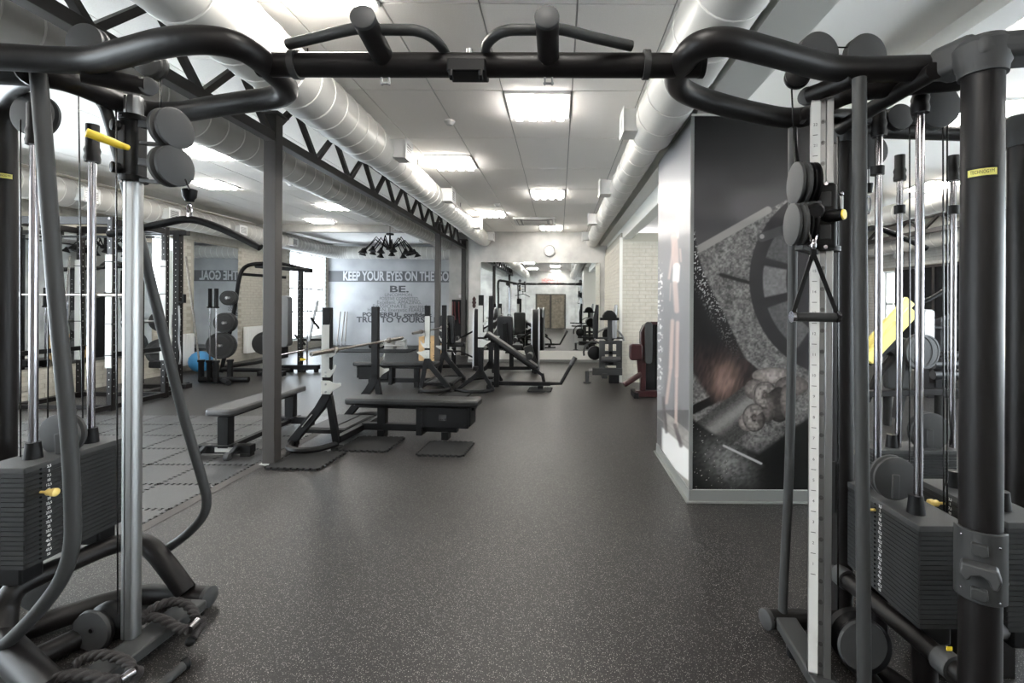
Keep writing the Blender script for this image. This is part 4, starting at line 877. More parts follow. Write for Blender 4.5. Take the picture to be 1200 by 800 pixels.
# ================================================================== olympic benches
def rounded(w, h, r, n=4):
    o = []
    for cx_, cy_, a0 in ((w/2-r, h/2-r, 0), (-w/2+r, h/2-r, 90), (-w/2+r, -h/2+r, 180), (w/2-r, -h/2+r, 270)):
        for k in range(n+1): a = R(a0+90*k/n); o.append((cx_+r*math.cos(a), cy_+r*math.sin(a)))
    return o
def pad(name, parent, c, l, w, th, m='vinyl', U=(1, 0, 0), Vv=(0, 1, 0), bev=.022):
    return part(name, MB().prism(rounded(l, w, .05), V3(c)-V3(U).cross(V3(Vv)).normalized()*th/2, U, Vv, th), m, parent, bev, seg=3)
def upright(t, s, topz, base_z=.62, flat=True):
    """one upright with guard plates and hooks; s = -1 near side, +1 far side (local y)"""
    y = s*.55
    u = part('upright', MB().bb(-.045, .045, y-.03, y+.03, base_z-.04, topz), 'black', t, .006)
    gx0, gx1 = -.05, .036; yo = y+s*.033
    def plate(poly): return MB().prism(poly, (0, yo+.006, 0), (1, 0, 0), (0, 0, 1), .008)
    off = topz-1.53
    part('guard_plate', plate([(gx0, 1.345+off), (gx0, .785+off), (.05, .785+off), (.10, .86+off), (.115, .915+off), (.10, .92+off), (.088, .88+off), (.055, .86+off), (gx1, .88+off), (gx1, 1.345+off)]), 'guard_white', u)
    part('guard_plate', plate([(gx0, .75+off), (gx0, .605+off), (.05, .605+off), (.075, .64+off), (.17, .70+off), (.17, .725+off), (.10, .722+off), (gx1, .75+off)]), 'guard_white', u)
    part('bar_hook', plate([(gx1-.02, 1.0+off), (.06, 1.0+off), (.105, 1.03+off), (.115, 1.075+off), (.105, 1.08+off), (.095, 1.045+off), (gx1-.02, 1.045+off)]), 'guard_white', u)
    for z in (.84, .80, .71, .63): part('rivet', MB().lathe((0, yo+s*.004, z+off), (0, s, 0), [(0, .011), (.005, .011), (.007, .006)], 10), 'alu', u)
    return u
def olympic_bench(label):
    t = thing('olympic_bench', label, 'bench', (0, 0, 0), 0, 'olympic benches', local=True)
    for s in (-1, 1):
        y = s*.55; upright(t, s, 1.53)
        part('leg', MB().prism([(-.045, .66), (-.045, .60), (-.13, .46), (-.43, .10), (-.43, .04), (-.33, .04), (-.33, .085), (-.03, .44), (.04, .56), (.045, .66)], (0, y+.03, 0), (1, 0, 0), (0, 0, 1), .06), 'black', t, .004)
        part('leg', MB().beam((.02, y, .58), (.11, y, .07), .05, .07, (1, 0, 0)), 'black', t, .004)
        part('leg_badge', MB().beam((-.15, y-.032, .385), (-.26, y-.032, .25), .004, .04, (1, 0, .8)), 'guard_white', t)
        part('base_bow', MB().tube(catmull([(-.40, y, .07), (-.3, y+s*.2, .07), (-.14, y+s*.27, .07), (.02, y+s*.2, .07), (.11, y, .07)], 6), .033, 8), 'black', t)
        part('foot', MB().bb(-.44, -.36, y-.05, y+.05, 0, .045), 'rubber', t)
        part('foot', MB().bb(.07, .15, y-.05, y+.05, 0, .045), 'rubber', t)
    part('cross_rail', MB().bb(.08, .15, -.55, .55, .08, .15), 'black', t, .005)
    pf = part('spotter_platform', MB().bb(-.42, .06, -.3, .42, .10, .15), 'black', t, .008)
    part('platform_pad', MB().bb(-.38, -.12, -.26, .38, .15, .158), 'plate_gray', pf); part('platform_pad', MB().bb(-.08, .04, -.26, .38, .15, .158), 'plate_gray', pf)
    pad('seat_pad', t, (.74, 0, .435), 1.58, .30, .075)
    part('pad_frame', MB().bb(.1, 1.48, -.06, .06, .35, .40), 'black', t, .004)
    part('leg', MB().bb(.31, .41, -.04, .04, .05, .36), 'black', t, .004); part('leg', MB().bb(.80, .87, -.09, .09, .05, .37), 'black', t, .004)
    part('rail', MB().bb(.12, 1.27, -.04, .04, .085, .165), 'black', t, .004)
    bx = part('end_box', MB().bb(.87, 1.42, -.11, .11, .15, .385), 'black', t, .008)
    part('box_lid', MB().bb(1.42, 1.45, -.12, .12, .18, .395), 'black', bx, .004)
    part('box_slot', MB().bb(1.08, 1.17, -.113, -.108, .235, .305), 'ink', bx)
    for k in range(3): part('bolt', MB().lathe((1.10+k*.025, -.113, .25), (0, -1, 0), [(0, .008), (.004, .008)], 8), 'chrome', bx)
    for x, z in ((.9, .36), (1.39, .36), (1.39, .18), (.9, .18)): part('bolt', MB().lathe((x, -.11, z), (0, -1, 0), [(0, .016), (.006, .014)], 10), 'black', bx)
    for x in (.36, 1.13): part('foot', MB().bb(x-.04, x+.04, -.06, .06, 0, .09), 'black', t, .004)
    return t
def barbell(label, c, rz, l=2.19, rx=0, grp='barbells resting on the benches'):
    t = thing('barbell', label, 'barbell', c, rz, grp, local=True); h = l/2
    part('shaft', MB().cyl((0, -h+.4, 0), (0, h-.4, 0), .0145, 12), 'steel_dark', t)
    for s in (-1, 1):
        sl = part('sleeve', MB().lathe((0, s*(h-.42), 0), (0, s, 0), [(0, .025), (.415, .025), (.42, .02)], 16), 'steel_dark', t); part('collar', MB().lathe((0, s*(h-.45), 0), (0, s, 0), [(0, .02), (.005, .038), (.035, .04), (.05, .03)], 16), 'steel_dark', sl)
        part('end_recess', MB().lathe((0, s*h, 0), (0, s, 0), [(0, .012), (.002, .012)], 10), 'ink', sl)
    return t
rzA = -.089
bA = olympic_bench('near black flat olympic bench with boxed end, just right of the steel column'); bA.location = (-2.435, 5.75, 0); bA.rotation_euler.z = rzA
dup(bA, (-2.29, 9.05, 0), math.pi-.03, 'black flat olympic bench behind the near one, uprights in front of the lettering')
def at(b, x, y, z): return V3((b[0]+x*math.cos(b[2])-y*math.sin(b[2]), b[1]+x*math.sin(b[2])+y*math.cos(b[2]), z))
barbell('worn steel barbell resting on the near bench uprights', at((-2.435, 5.75, rzA), .078, .12, 1.0745), rzA)
barbell('steel barbell on the second bench, in front of the wall lettering', at((-2.29, 9.05, math.pi-.03), .078, .0, 1.0745), -.03)
# decline bench
bC = thing('decline_bench', 'decline olympic bench with sloping pad and bent foot bar in the middle of the room', 'bench', (-1.37, 9.15, 0), -.02, local=True)
for s in (-1, 1):
    y = s*.55; upright(bC, s, 1.72, .30)
    part('leg', MB().prism([(-.045, .42), (-.10, .33), (-.50, .0), (-.42, .0), (-.0, .30), (.045, .42)], (0, y+.03, 0), (1, 0, 0), (0, 0, 1), .06), 'black', bC, .004)
    part('leg', MB().beam((.0, y, .40), (.22, y, .03), .05, .06, (1, 0, 0)), 'black', bC, .004)
    part('base_bow', MB().tube(catmull([(-.45, y, .04), (-.2, y+s*.2, .04), (.05, y+s*.2, .04), (.22, y, .04)], 6), .03, 8), 'black', bC)
part('cross_rail', MB().bb(.10, .17, -.55, .55, .05, .12), 'black', bC, .004)
part('rail', MB().bb(.16, 1.23, -.04-.3, .04-.3, .08, .15), 'black', bC, .004)
d1 = V3((.98, 0, -.66)).normalized()
pad('sloping_pad', bC, (.52, -.3, .72), 1.12, .28, .075, U=(d1.x, 0, d1.z)); part('pad_frame', MB().beam((.1, -.3, .94), (1.10, -.3, .26), .06, .05), 'black', bC, .004)
part('post', MB().bb(.20, .29, -.35, -.25, .05, .86), 'black', bC, .004); part('post', MB().beam((1.08, -.3, .30), (1.12, -.3, .1), .06, .05), 'black', bC, .004)
part('foot_bar', MB().tube([(1.2, -.3, .115), (1.42, -.3, .12), (1.64, -.3, .52)], .033, 8), 'black', bC); part('foot_roller', MB().cyl((1.60, -.3, .46), (1.68, -.3, .60), .045, 14), 'vinyl_gray', bC)
part('leg_pad', MB().cyl((.85, -.46, .62), (.85, -.14, .62), .06, 14), 'vinyl', bC)
part('foot', MB().bb(1.0, 1.1, -.36, -.24, 0, .08), 'black', bC, .004)
# plain flat bench
fb_ = thing('flat_bench', 'plain black flat bench on wheels left of the steel column', 'bench', (-3.4, 5.55, 0), 0, local=True)
pad('seat_pad', fb_, (0, 0, .475), .29, 1.45, .07, 'vinyl_gray'); part('pad_frame', MB().bb(-.05, .05, -.6, .6, .40, .44), 'black', fb_, .004)
for s in (-1, 1):
    y = s*.6; part('leg', MB().bb(-.055, .055, y-.05, y+.05, .1, .42), 'black', fb_, .005); part('leg_plate', MB().bb(-.09, .09, y-.07, y+.07, .12, .135), 'black', fb_, .003)
    part('foot_rail', MB().bb(-.28, .28, y-.045, y+.045, .045, .13), 'black', fb_, .006)
part('rail', MB().bb(-.03, .03, -.6, .6, .06, .11), 'black', fb_, .004)
for x in (-.17, .15):
    wf_ = part('wheel_fork', MB().beam((x, -.66, .12), (x-.03, -.74, .05), .05, .03), 'black', fb_, .004); part('wheel', MB().lathe((x-.06, -.74, .045), (1, 0, 0), [(0, .03), (.008, .044), (.05, .044), (.058, .03)], 18), 'plate_gray', wf_)
part('badge', MB().bb(-.08, .1, -.648, -.645, .065, .112), 'guard_white', fb_)
for x in (-.24, .24): part('foot', MB().bb(x-.04, x+.04, .55, .65, 0, .05), 'rubber', fb_)
for x in (.22,): part('foot', MB().bb(x-.05, x+.05, -.64, -.56, 0, .05), 'rubber', fb_)
# ================================================================== machines in the middle and far part of the room
def shroud(t, x, y, w, h, th, m='black', edge='silver_paint', name='shroud'):
    """tall rounded side panel across local x = x, spanning y +- w/2, with pale edging"""
    n = 8; o = [(-w/2, .04), (w/2, .04)]+[(w/2*math.cos(R(90*k/n)), h-.28+.28*math.sin(R(90*k/n))) for k in range(n+1)]+[(-w/2*math.cos(R(90-90*k/n)), h-.28+.28*math.sin(R(90-90*k/n))) for k in range(n+1)]
    s = part(name, MB().prism(o, (x-th/2, y, 0), (0, 1, 0), (0, 0, 1), th), m, t, .01)
    for k in (-1, 1):
        part('shroud_edge', MB().tube([(x+k*th*.5, y+p[0]*1.01, p[1]) for p in o[2:]], .018, 8), edge, s)
        part('shroud_edge', MB().cyl((x+k*th*.5, y-w/2, .05), (x+k*th*.5, y-w/2, h-.28), .018, 8), edge, s)
    return s
def seat_machine(label, loc, rz, grp='seated strength machines'):
    t = thing('strength_machine', label, 'gym machine', loc, rz, grp, local=True)
    shroud(t, .48, 0, .55, 1.43, .16)
    part('base_rail', MB().bb(-.45, .5, -.05, .05, .03, .11), 'black', t, .006); part('base_rail', MB().bb(.40, .56, -.42, .42, .02, .10), 'black', t, .006); part('base_rail', MB().bb(-.5, -.42, -.3, .3, .02, .10), 'black', t, .006)
    part('seat_post', MB().bb(-.12, -.02, -.05, .05, .1, .52), 'black', t, .006)
    pad('seat_pad', t, (-.02, 0, .58), .42, .38, .08)
    d = V3((-.03, -.12, .99)).normalized(); bk = pad('backrest', t, (-.2, -.22, .95), .66, .36, .09, U=tuple(d), Vv=(-.97, .22, 0)); part('backrest_spine', MB().beam((-.19, -.29, .5), (-.215, -.33, 1.12), .03, .09, (1, 0, 0)), 'black', bk)
    part('lever_arm', MB().tube([(.40, .25, .9), (.1, .3, .74), (-.05, .3, .70)], .022, 8), 'black', t); part('roller', MB().cyl((.02, -.3, .74), (.02, .05, .74), .05, 14), 'vinyl', t); part('lever_arm', MB().tube([(.4, -.25, .3), (.1, -.28, .45), (-.2, -.28, .46)], .02, 8), 'black', t)
    part('handle', MB().cyl((-.1, -.25, .5), (-.02, -.25, .36), .014, 8), 'chrome', t); part('handle', MB().cyl((-.1, .25, .5), (-.02, .25, .36), .014, 8), 'chrome', t)
    for x, y in ((-.46, -.28), (-.46, .28), (.48, -.38), (.48, .38)): part('foot', MB().cyl((x, y, 0), (x, y, .03), .035, 10), 'rubber', t)
    return t
m1 = seat_machine('seated strength machine with pale shroud in front of the concrete return wall', (-2.42, 11.5, 0), .12)
m2 = dup(m1, (-1.02, 11.2, 0), .05, 'seated strength machine with tall shroud in front of the mirror')
part('leaning_pad', MB().beam((.30, -.34, .62), (.46, -.34, .12), .12, .2, (1, 0, 0)), 'vinyl', m2, .02)
# climber on the right
CD = 9.62
cl = thing('climber_machine', 'dark grey exercise machine with arched guard tube in front of the brick pier', 'gym machine', (.85, CD, 0), 0)
L = lambda px, py, d=CD: W(px, py, d)
def LB(a, b, c, d, th, dd=CD): p, q = W(a, d, dd), W(b, c, dd); return MB().bb(p.x, q.x, dd-th/2, dd+th/2, p.z, q.z)
part('base_rail', LB(694, 729, 431, 439, .12), 'guard', cl, .01); part('base_rail', MB().bb(.86, .96, CD-.1, CD+.9, .10, .2), 'guard', cl, .01)
q = L(688, 441); part('stabiliser', MB().lathe((q.x, q.y, 0), (0, 0, 1), [(0, .08), (.02, .08), (.025, .04), (.23, .042), (.24, .03)], 14), 'guard', cl); part('stabiliser_link', MB().cyl(L(690, 434), L(696, 434), .04, 10), 'alu', cl)
for a_, b_ in ((702, 709), (722, 729)): part('frame_post', LB(a_, b_, 399, 432, .06), 'guard', cl, .006)
for a_, b_ in ((399, 403), (411, 415), (424, 428)): part('frame_bar', LB(703, 728, a_, b_, .05), 'guard', cl, .004)
part('frame_bar', LB(713, 718, 400, 428, .05), 'guard', cl, .004)
part('roller', MB().cyl(L(705, 421, CD-.08), L(727, 421, CD-.08), .058, 16), 'vinyl_gray', cl)
part('flywheel', MB().lathe(L(696, 413, CD+.1), (.2, -1, 0), [(0, .11), (.02, .14), (.08, .14), (.1, .11)], 28), 'black', cl); part('fender', MB().tube([L(696+12*math.cos(R(a)), 413-13*math.sin(R(a)), CD) for a in range(60, 200, 17)], .02, 8), 'guard', cl)
part('arch_tube', MB().tube(catmull([L(697, 398), L(699, 391), L(706, 386), L(714, 384), L(723, 387), L(729, 393), L(731, 399)], 5), .02, 10), 'alu_dark', cl); part('arch_bar', MB().cyl(L(697, 396), L(731, 396), .02, 8), 'guard', cl)
part('mast', LB(712, 717, 372, 402, .07), 'guard', cl, .006)
q = L(714, 373); part('console', MB().prism([(-.14, 0), (.14, 0), (.14, .05), (.1, .12), (.04, .16), (-.04, .16), (-.1, .12), (-.14, .05)], (q.x, q.y+.1, q.z), (1, 0, 0), (0, 0, 1), .2), 'black', cl, .015)
part('console_foot', LB(703, 725, 372, 375, .2), 'black', cl, .006)
for px in (699, 721): part('arm_shroud', MB().tube([L(px-1, 396), L(px-1, 375), L(px+1, 357)], [.05, .06, .03], 10), 'alu_dark' if px == 721 else 'black', cl)
part('drive_hub', MB().cyl(L(714, 392, CD+.12), L(714, 392, CD+.35), .14, 20), 'black', cl)
for px, y0_ in ((680, 401), (677, 395)): part('side_bar', MB().cyl(L(px, y0_), L(699, y0_+1), .018, 8), 'black', cl)
part('foot', MB().bb(1.0, 1.2, CD-.06, CD+.06, 0, .17), 'black', cl, .01)
# dark red machine
rm = thing('strength_machine', 'dark red strength machine with rounded shroud beside the photo pillar', 'gym machine', (1.6, 8.35, 0), 0, local=True)
L = lambda px, py, d=8.35: W(px, py, d)-V3((1.6, 8.35, 0))
sd = part('shroud', MB().prism([(-.16, .04), (.5, .04), (.5, 1.22), (-.04, 1.25), (-.12, 1.2), (-.17, 1.08)], (0, -.15, 0), (1, 0, 0), (0, 0, 1), -.42), 'black_gloss', rm, .02)
part('shroud_edge', MB().prism([(-.22, .02), (-.13, .02), (-.13, 1.10), (-.08, 1.19), (-.02, 1.23), (.5, 1.23), (.5, 1.28), (-.05, 1.28), (-.16, 1.22), (-.22, 1.10)], (0, -.14, 0), (1, 0, 0), (0, 0, 1), .07), 'dark_red', sd, .01)
part('back_pad', MB().prism(rounded(.12, .7, .05), (-.10, -.24, .93), (1, 0, 0), (0, 0, 1), .05), 'guard', sd, .01)
for k in range(2): part('guide_rod', MB().cyl((.06+k*.06, -.20, .1), (.06+k*.06, -.20, 1.2), .012, 8), 'chrome', sd)
part('chest_pad', MB().prism(rounded(.22, .27, .05), (-.31, -.2, .775), (1, 0, 0), (0, 0, 1), .12), 'dark_red', rm, .02); part('pad_arm', MB().beam((-.25, -.18, .66), (-.22, -.16, .36), .07, .07, (0, 1, 0)), 'dark_red', rm, .008)
part('roller_arm', MB().cyl((-.2, -.18, .40), (-.50, -.22, .22), .05, 12), 'dark_red', rm); part('base_rail', MB().bb(-.3, .5, -.25, -.12, .02, .12), 'dark_red', rm, .008); part('base_foot', MB().bb(-.34, -.26, -.3, .1, 0, .1), 'black', rm, .008)
part('bolt', MB().lathe(L(740, 409), (0, -1, 0), [(.1, .012), (.13, .012)], 8), 'chrome', rm)
# dark red strap shelf on the concrete wall, wooden box, steps, leaning bars
rk = thing('strap_rack', 'dark wall rack hung with red straps by the far steel column', 'rack', (-2.98, 14.5, .55))
part('rack_board', MB().bb(-3.22, -2.78, 14.54, 14.6, .55, 1.66), 'black', rk, .01)
for k in range(7):
    x = -3.19+k*.062; part('strap', MB().tube([(x, 14.52, 1.6), (x+.01, 14.49, 1.3), (x+.03*(k % 2), 14.5, .95+.1*(k % 3))], .016, 6), 'red_gray' if k in (0, 1, 3) else 'black', rk)
wbx = thing('plyo_box', 'pale wooden plyo box marked 24 between the bench uprights', 'box', (-3.45, 13.1, 0))
part('box_side', MB().bb(-3.72, -3.18, 12.85, 13.35, 0, .66), 'wood', wbx, .004)
text_mesh('number', '24', .12, 'ink', wbx, frameM((-3.28, 12.846, .13), (1, 0, 0), (0, 0, 1)))
part('hand_slot', MB().bb(-3.5, -3.4, 12.845, 12.85, .5, .53), 'ink', wbx)
def stepb(z, x, y, lb):
    t = thing('aerobic_step', lb, 'step', (x, y, z), .1, 'pale aerobic steps', local=True)
    part('deck', MB().bb(-.34, .34, -.2, .2, .11, .16), 'white_plastic', t, .02); part('leg_block', MB().prism([(-.17, 0), (.17, 0), (.13, .11), (-.13, .11)], (-.2, .16, 0), (1, 0, 0), (0, 0, 1), .32), 'white_plastic', t, .01); part('leg_block', MB().prism([(-.17, 0), (.17, 0), (.13, .11), (-.13, .11)], (.2, .16, 0), (1, 0, 0), (0, 0, 1), .32), 'white_plastic', t, .01)
stepb(.002, -5.45, 16.2, 'pale aerobic step at the bottom of the small stack by the lettered wall'); stepb(.163, -5.47, 16.2, 'pale aerobic step on top of the small stack by the lettered wall')
fm = tag(part('exercise_mat', MB().bb(-6.9, -4.7, 15.1, 16.0, .001, .02), 'rubber', None), 'large dark exercise mat on the floor before the lettered wall', 'mat')
tag(part('foam_roller', MB().lathe((-6.45, 16.5, .09), (1, 0, 0), [(0, .08), (.005, .09), (.55, .09), (.555, .08)], 18), 'rubber', None), 'dark foam roller lying left of the pale steps', 'roller')
for i, (px, q) in enumerate(((396, 399), (401, 404), (405.5, 407))):
    a, b_ = W(px-1.5, 407, 17.2), W(q, 365, 17.5); a.z = .012
    t = thing('leaning_bar', ['silver straight bar leaning on the lettered wall, leftmost of three', 'silver straight bar leaning on the lettered wall, middle of three', 'silver straight bar leaning on the lettered wall, rightmost of three'][i], 'bar', a, 0, 'silver bars leaning on the wall')
    part('shaft', MB().cyl(a, b_, .022, 10), 'steel_dark', t); part('end_sleeve', MB().cyl(a, a.lerp(b_, .12), .03, 10), 'alu', t)
tag(part('wall_sticker', MB().prism([(0, .17), (.05, .1), (.04, .04), (.06, 0), (.04, -.05), (.05, -.1), (0, -.17), (-.05, -.1), (-.04, -.04), (-.06, 0), (-.04, .05), (-.05, .1)], (-2.27, YM-.004, 1.58), (1, 0, 0), (0, 0, 1), .01), 'dark_red', None), 'dark red ornament on the concrete wall left of the mirror', 'wall ornament')
# ================================================================== left bay
def rack_upright(t, x, y, h, w=.075, holes=True):
    u = part('upright', MB().bb(x-w/2, x+w/2, y-w/2, y+w/2, 0, h), 'frame', t, .004)
    hm = MB()
    for k in range(int((h-.3)/.1)): hm.lathe((x+w/2, y, .25+k*.1), (1, 0, 0), [(0, .008), (.001, .008)], 8).lathe((x, y-w/2, .25+k*.1), (0, -1, 0), [(0, .008), (.001, .008)], 8)
    part('adjustment_hole', hm, 'guard_white', u, kind='stuff'); return u
pk = thing('power_rack', 'tall black power rack with white guards behind the left tower', 'power rack', (-7.15, 7.5, 0))
xa, xb, ya, yb, hz = -7.86, -6.47, 7.0, 7.95, 2.80
for x in (xa, xb):
    for y in (ya, yb):
        u = rack_upright(pk, x, y, hz)
        part('guard_strip', MB().bb(x-.045, x+.045, y-.055, y-.038, .62, 2.25), 'guard_white', u, .003)
        for z in (.8, 1.25, 1.7, 2.15): part('peg', MB().cyl((x-.06, y-.05, z), (x+.06, y-.05, z), .008, 8), 'black', u)
    part('side_rail', MB().bb(x-.035, x+.035, ya, yb, hz-.12, hz-.03), 'frame', pk, .004); part('side_rail', MB().bb(x-.035, x+.035, ya-.3, yb+.1, .02, .09), 'frame', pk, .004); part('safety_bar', MB().bb(x+.05, x+.09, ya, yb, .78, .85), 'black', pk, .004)
for y in (ya, yb): part('cross_beam', MB().bb(xa, xb, y-.035, y+.035, hz-.11, hz), 'frame', pk, .004)
part('cross_beam', MB().bb(xa, xb, yb-.03, yb+.03, .02, .09), 'frame', pk, .004); part('cross_beam', MB().bb(xa, xb, ya-.03, ya+.03, .02, .08), 'frame', pk, .004)
part('pull_up_bar', MB().cyl((xa, ya+.3, hz-.25), (xb+.35, ya+.3, hz-.25), .018, 10), 'black', pk)
for x in (xa, xb):
    for z in (hz-.03, hz-.2, hz-.27): part('bolt', MB().lathe((x, ya-.037, z), (0, -1, 0), [(0, .016), (.01, .014)], 8), 'chrome', pk)
rkb = barbell('steel barbell racked across the power rack', (-7.2, 6.94, 1.67), math.pi/2, 2.0, grp='racked barbells')
def plate(label, c, axis, r, th, grp='weight plates stored on racks'):
    c, a = V3(c), V3(axis).normalized(); t = thing('weight_plate', label, 'weight plate', c, 0, grp)
    part('disc', MB().lathe(c-a*th/2, a, [(0, r*.2), (0, r*.72), (th*.12, r*.74), (th*.12, r*.84), (0, r*.87), (0, r*.97), (th*.2, r), (th*.8, r), (th, r*.97), (th, r*.87), (th*.88, r*.84), (th*.88, r*.74), (th, r*.72), (th, r*.2)], 32), 'plate_gray', t)
    part('hub', MB().lathe(c-a*(th/2+.02), a, [(0, .02), (0, .035), (th+.04, .035), (th+.04, .02)], 16), 'chrome', t); return t
hr = thing('half_rack', 'black half rack post with pale scale strip in front of the left brick wall', 'rack', (-6.95, 8.8, 0))
rack_upright(hr, -6.93, 8.8, 2.86, .11); part('guard_strip', MB().bb(-7.05, -6.99, 8.73, 8.75, .5, 2.5), 'guard_white', hr, .003); rack_upright(hr, -7.62, 8.8, 2.86, .09)
part('foot_rail', MB().bb(-7.7, -6.72, 8.72, 8.88, 0, .08), 'frame', hr, .005); part('foot_rail', MB().bb(-7.0, -6.86, 8.1, 9.0, 0, .08), 'frame', hr, .005); part('top_rail', MB().bb(-7.7, -6.75, 8.75, 8.85, 2.78, 2.86), 'frame', hr, .005); part('j_hook', MB().prism([(0, 0), (.12, .0), (.12, .16), (.09, .16), (.09, .03), (0, .03)], (-6.88, 8.78, 1.55), (1, 0, 0), (0, 0, 1), .06), 'black', hr, .005); part('rail_pad', MB().bb(-7.35, -6.95, 8.66, 8.95, .38, .5), 'black', hr, .02)
part('resistance_chain', MB().tube(catmull([(-6.85, 8.72, 1.5), (-6.82, 8.7, 1.2), (-6.84, 8.71, .9), (-6.80, 8.7, .6), (-6.82, 8.7, .45)], 4), .016, 6), 'alu_dark', hr)
bh = thing('bar_holder', 'black vertical bar holder on the floor in front of the wall mirror', 'bar holder', (-6.6, 9.4, 0))
part('base_tube', MB().tube([(-6.98, 9.42, .06), (-6.5, 9.4, .06), (-6.05, 9.45, .06)], .055, 10), 'black', bh); part('base_tube', MB().tube([(-6.75, 9.6, .05), (-6.35, 9.25, .05), (-6.2, 9.1, .05)], .05, 10), 'black', bh)
hs = [(-6.98, 9.45), (-6.78, 9.4), (-6.62, 9.35), (-6.45, 9.5)]
for x, y in hs: part('holder_tube', MB().lathe((x, y, .02), (0, 0, 1), [(0, .05), (.38, .05), (.38, .065), (.42, .065), (.42, .035)], 16), 'black', bh)
for i, (x, y) in enumerate(hs[1:3]):
    t = thing('upright_barbell', ['barbell standing upright in the holder, left one', 'barbell standing upright in the holder, right one'][i], 'barbell', (x, y, .1), 0, 'barbells standing in the holder')
    part('shaft', MB().cyl((x, y, .44), (x, y, 1.5), .016, 10), 'chrome', t); part('sleeve', MB().lathe((x, y, 1.45), (0, 0, 1), [(0, .05), (.03, .05), (.03, .036), (.38, .036)], 14), 'black', t)
t = thing('training_pole', 'long thin pole leaning in the bar holder', 'pole', (-6.98, 9.45, .1)); part('shaft', MB().cyl((-6.98, 9.45, .1), (-7.25, 9.4, 2.45), .018, 10), 'steel_dark', t)
# plate tree with its tubular arch
pt = thing('plate_tree', 'black tubular plate tree with round plates before the wall mirror', 'plate rack', (-7.0, 10.9, 0))
T('arch_tube', [W(259, 436, 10.7), W(267, 400, 10.75), W(276, 355, 10.8), W(280, 328, 10.8), W(286, 314, 10.85), W(300, 309, 10.9), W(330, 309, 11.1), W(352, 314, 11.3), W(363, 316, 11.4)], .042, 'black', pt, n=4, seg=10)
part('base_tube', MB().cyl(W(260, 433, 10.6), W(340, 434, 10.75), .045, 10), 'black', pt); T('base_tube', [W(262, 430, 10.9), W(300, 425, 11.6), W(318, 421, 12.0)], .04, 'black', pt, n=0); part('cross_bar', MB().cyl(W(282, 321, 10.9), W(335, 325, 11.5), .035, 10), 'black', pt)
T('arch_tube', [W(316, 430, 11.2), W(322, 400, 11.3), W(326, 350, 11.3), W(326, 318, 11.3)], .04, 'black', pt, n=4, seg=10)
n = 0
for px, py, r in ((267, 349, .16), (263, 378, .22), (258, 405, .29)):
    for k in range(2):
        c = W(px, py, 10.62)+V3((.0+k*.01, k*.07, 0)); plate(['smallest plate high on the plate tree, front one', 'smallest plate high on the plate tree, rear one', 'medium plate on the plate tree, front one', 'medium plate on the plate tree, rear one', 'largest plate low on the plate tree, front one', 'largest plate low on the plate tree, rear one'][n], c, (.15, -1, 0), r, .055); n += 1
    part('plate_peg', MB().cyl(W(px, py, 10.5), W(px+6, py, 10.85), .025, 10), 'alu', pt)
for i, (px, py, r) in enumerate(((311, 402, .27),)):
    plate('large plate half hidden behind the near steel column', W(px, py, 11.25), (.5, -1, 0), r, .06)
for z in (1.2, .62): part('plate_peg', MB().cyl((-7.62, 8.8, z), (-7.53, 9.26, z), .026, 10), 'alu', hr)
plate('plate on the half rack behind the left tower guard tube, upper', (-7.55, 9.2, 1.2), (.5, -1, 0), .2, .05); plate('plate on the half rack behind the left tower guard tube, lower', (-7.55, 9.2, .62), (.5, -1, 0), .25, .05)
# cable tower by the far window
ct = thing('cable_tower', 'grey cable tower with perforated post by the big far window', 'cable machine', (-5.9, 10.9, 0))
rack_upright(ct, W(352, 400, 10.9).x, 10.9, W(0, 316, 10.9).z, .09); part('top_tube', MB().cyl(W(300, 312, 11.2), W(364, 317, 10.9), .04, 12), 'black', ct); part('end_cap', MB().cyl(W(358, 317, 10.9), W(365, 317, 10.85), .05, 12), 'black', ct)
part('slide_rod', MB().cyl(W(360, 434, 10.9), W(360, 320, 10.9), .018, 10), 'chrome', ct); part('foot_rail', MB().bb(-6.4, -5.4, 10.83, 10.97, .06, .16), 'black', ct, .006); part('foot_rail', MB().bb(-6.3, -5.75, 10.1, 10.22, .02, .12), 'black', ct, .006)
part('stack_cover', MB().prism(rounded(.2, 1.15, .09), W(338, 376, 11.0), (1, 0, 0), (0, 0, 1), .2), 'alu_dark', ct, .01); part('stack_cover_dark', MB().bb(-6.35, -6.2, 10.8, 11.1, .3, 1.7), 'black', ct, .01)
for k, (a, b_) in enumerate((((362, 400), (372, 352)), ((364, 372), (374, 385)), ((356, 398), (384, 398)), ((345, 392), (358, 404)))): part('linkage', MB().beam(W(*a, 10.9), W(*b_, 11.0), .05, .05), 'black' if k else 'alu_dark', ct)
part('yellow_tag', MB().box(W(355, 421, 10.8), (.12, .02, .05)), 'yellow', ct); part('lever_bar', MB().cyl(W(328, 416, 10.7), W(357, 410, 10.9), .022, 10), 'chrome', ct)
for k in range(4): part('foot', MB().cyl((-6.3+k*.28, 10.9, 0), (-6.3+k*.28, 10.9, .065), .05, 10), 'rubber', ct)
tag(part('gym_ball', MB().sphere((-7.95, 10.75, .24), .235, 20), 'blue', None), 'blue exercise ball by the left wall mirror', 'ball')
tag(part('sports_shoes', MB().sphere((XL+.04, 10.2, 1.3), .06, 10, (.7, 1.8, .8)), 'black', None), 'dark bundle lying on the narrow window sill', 'bundle')
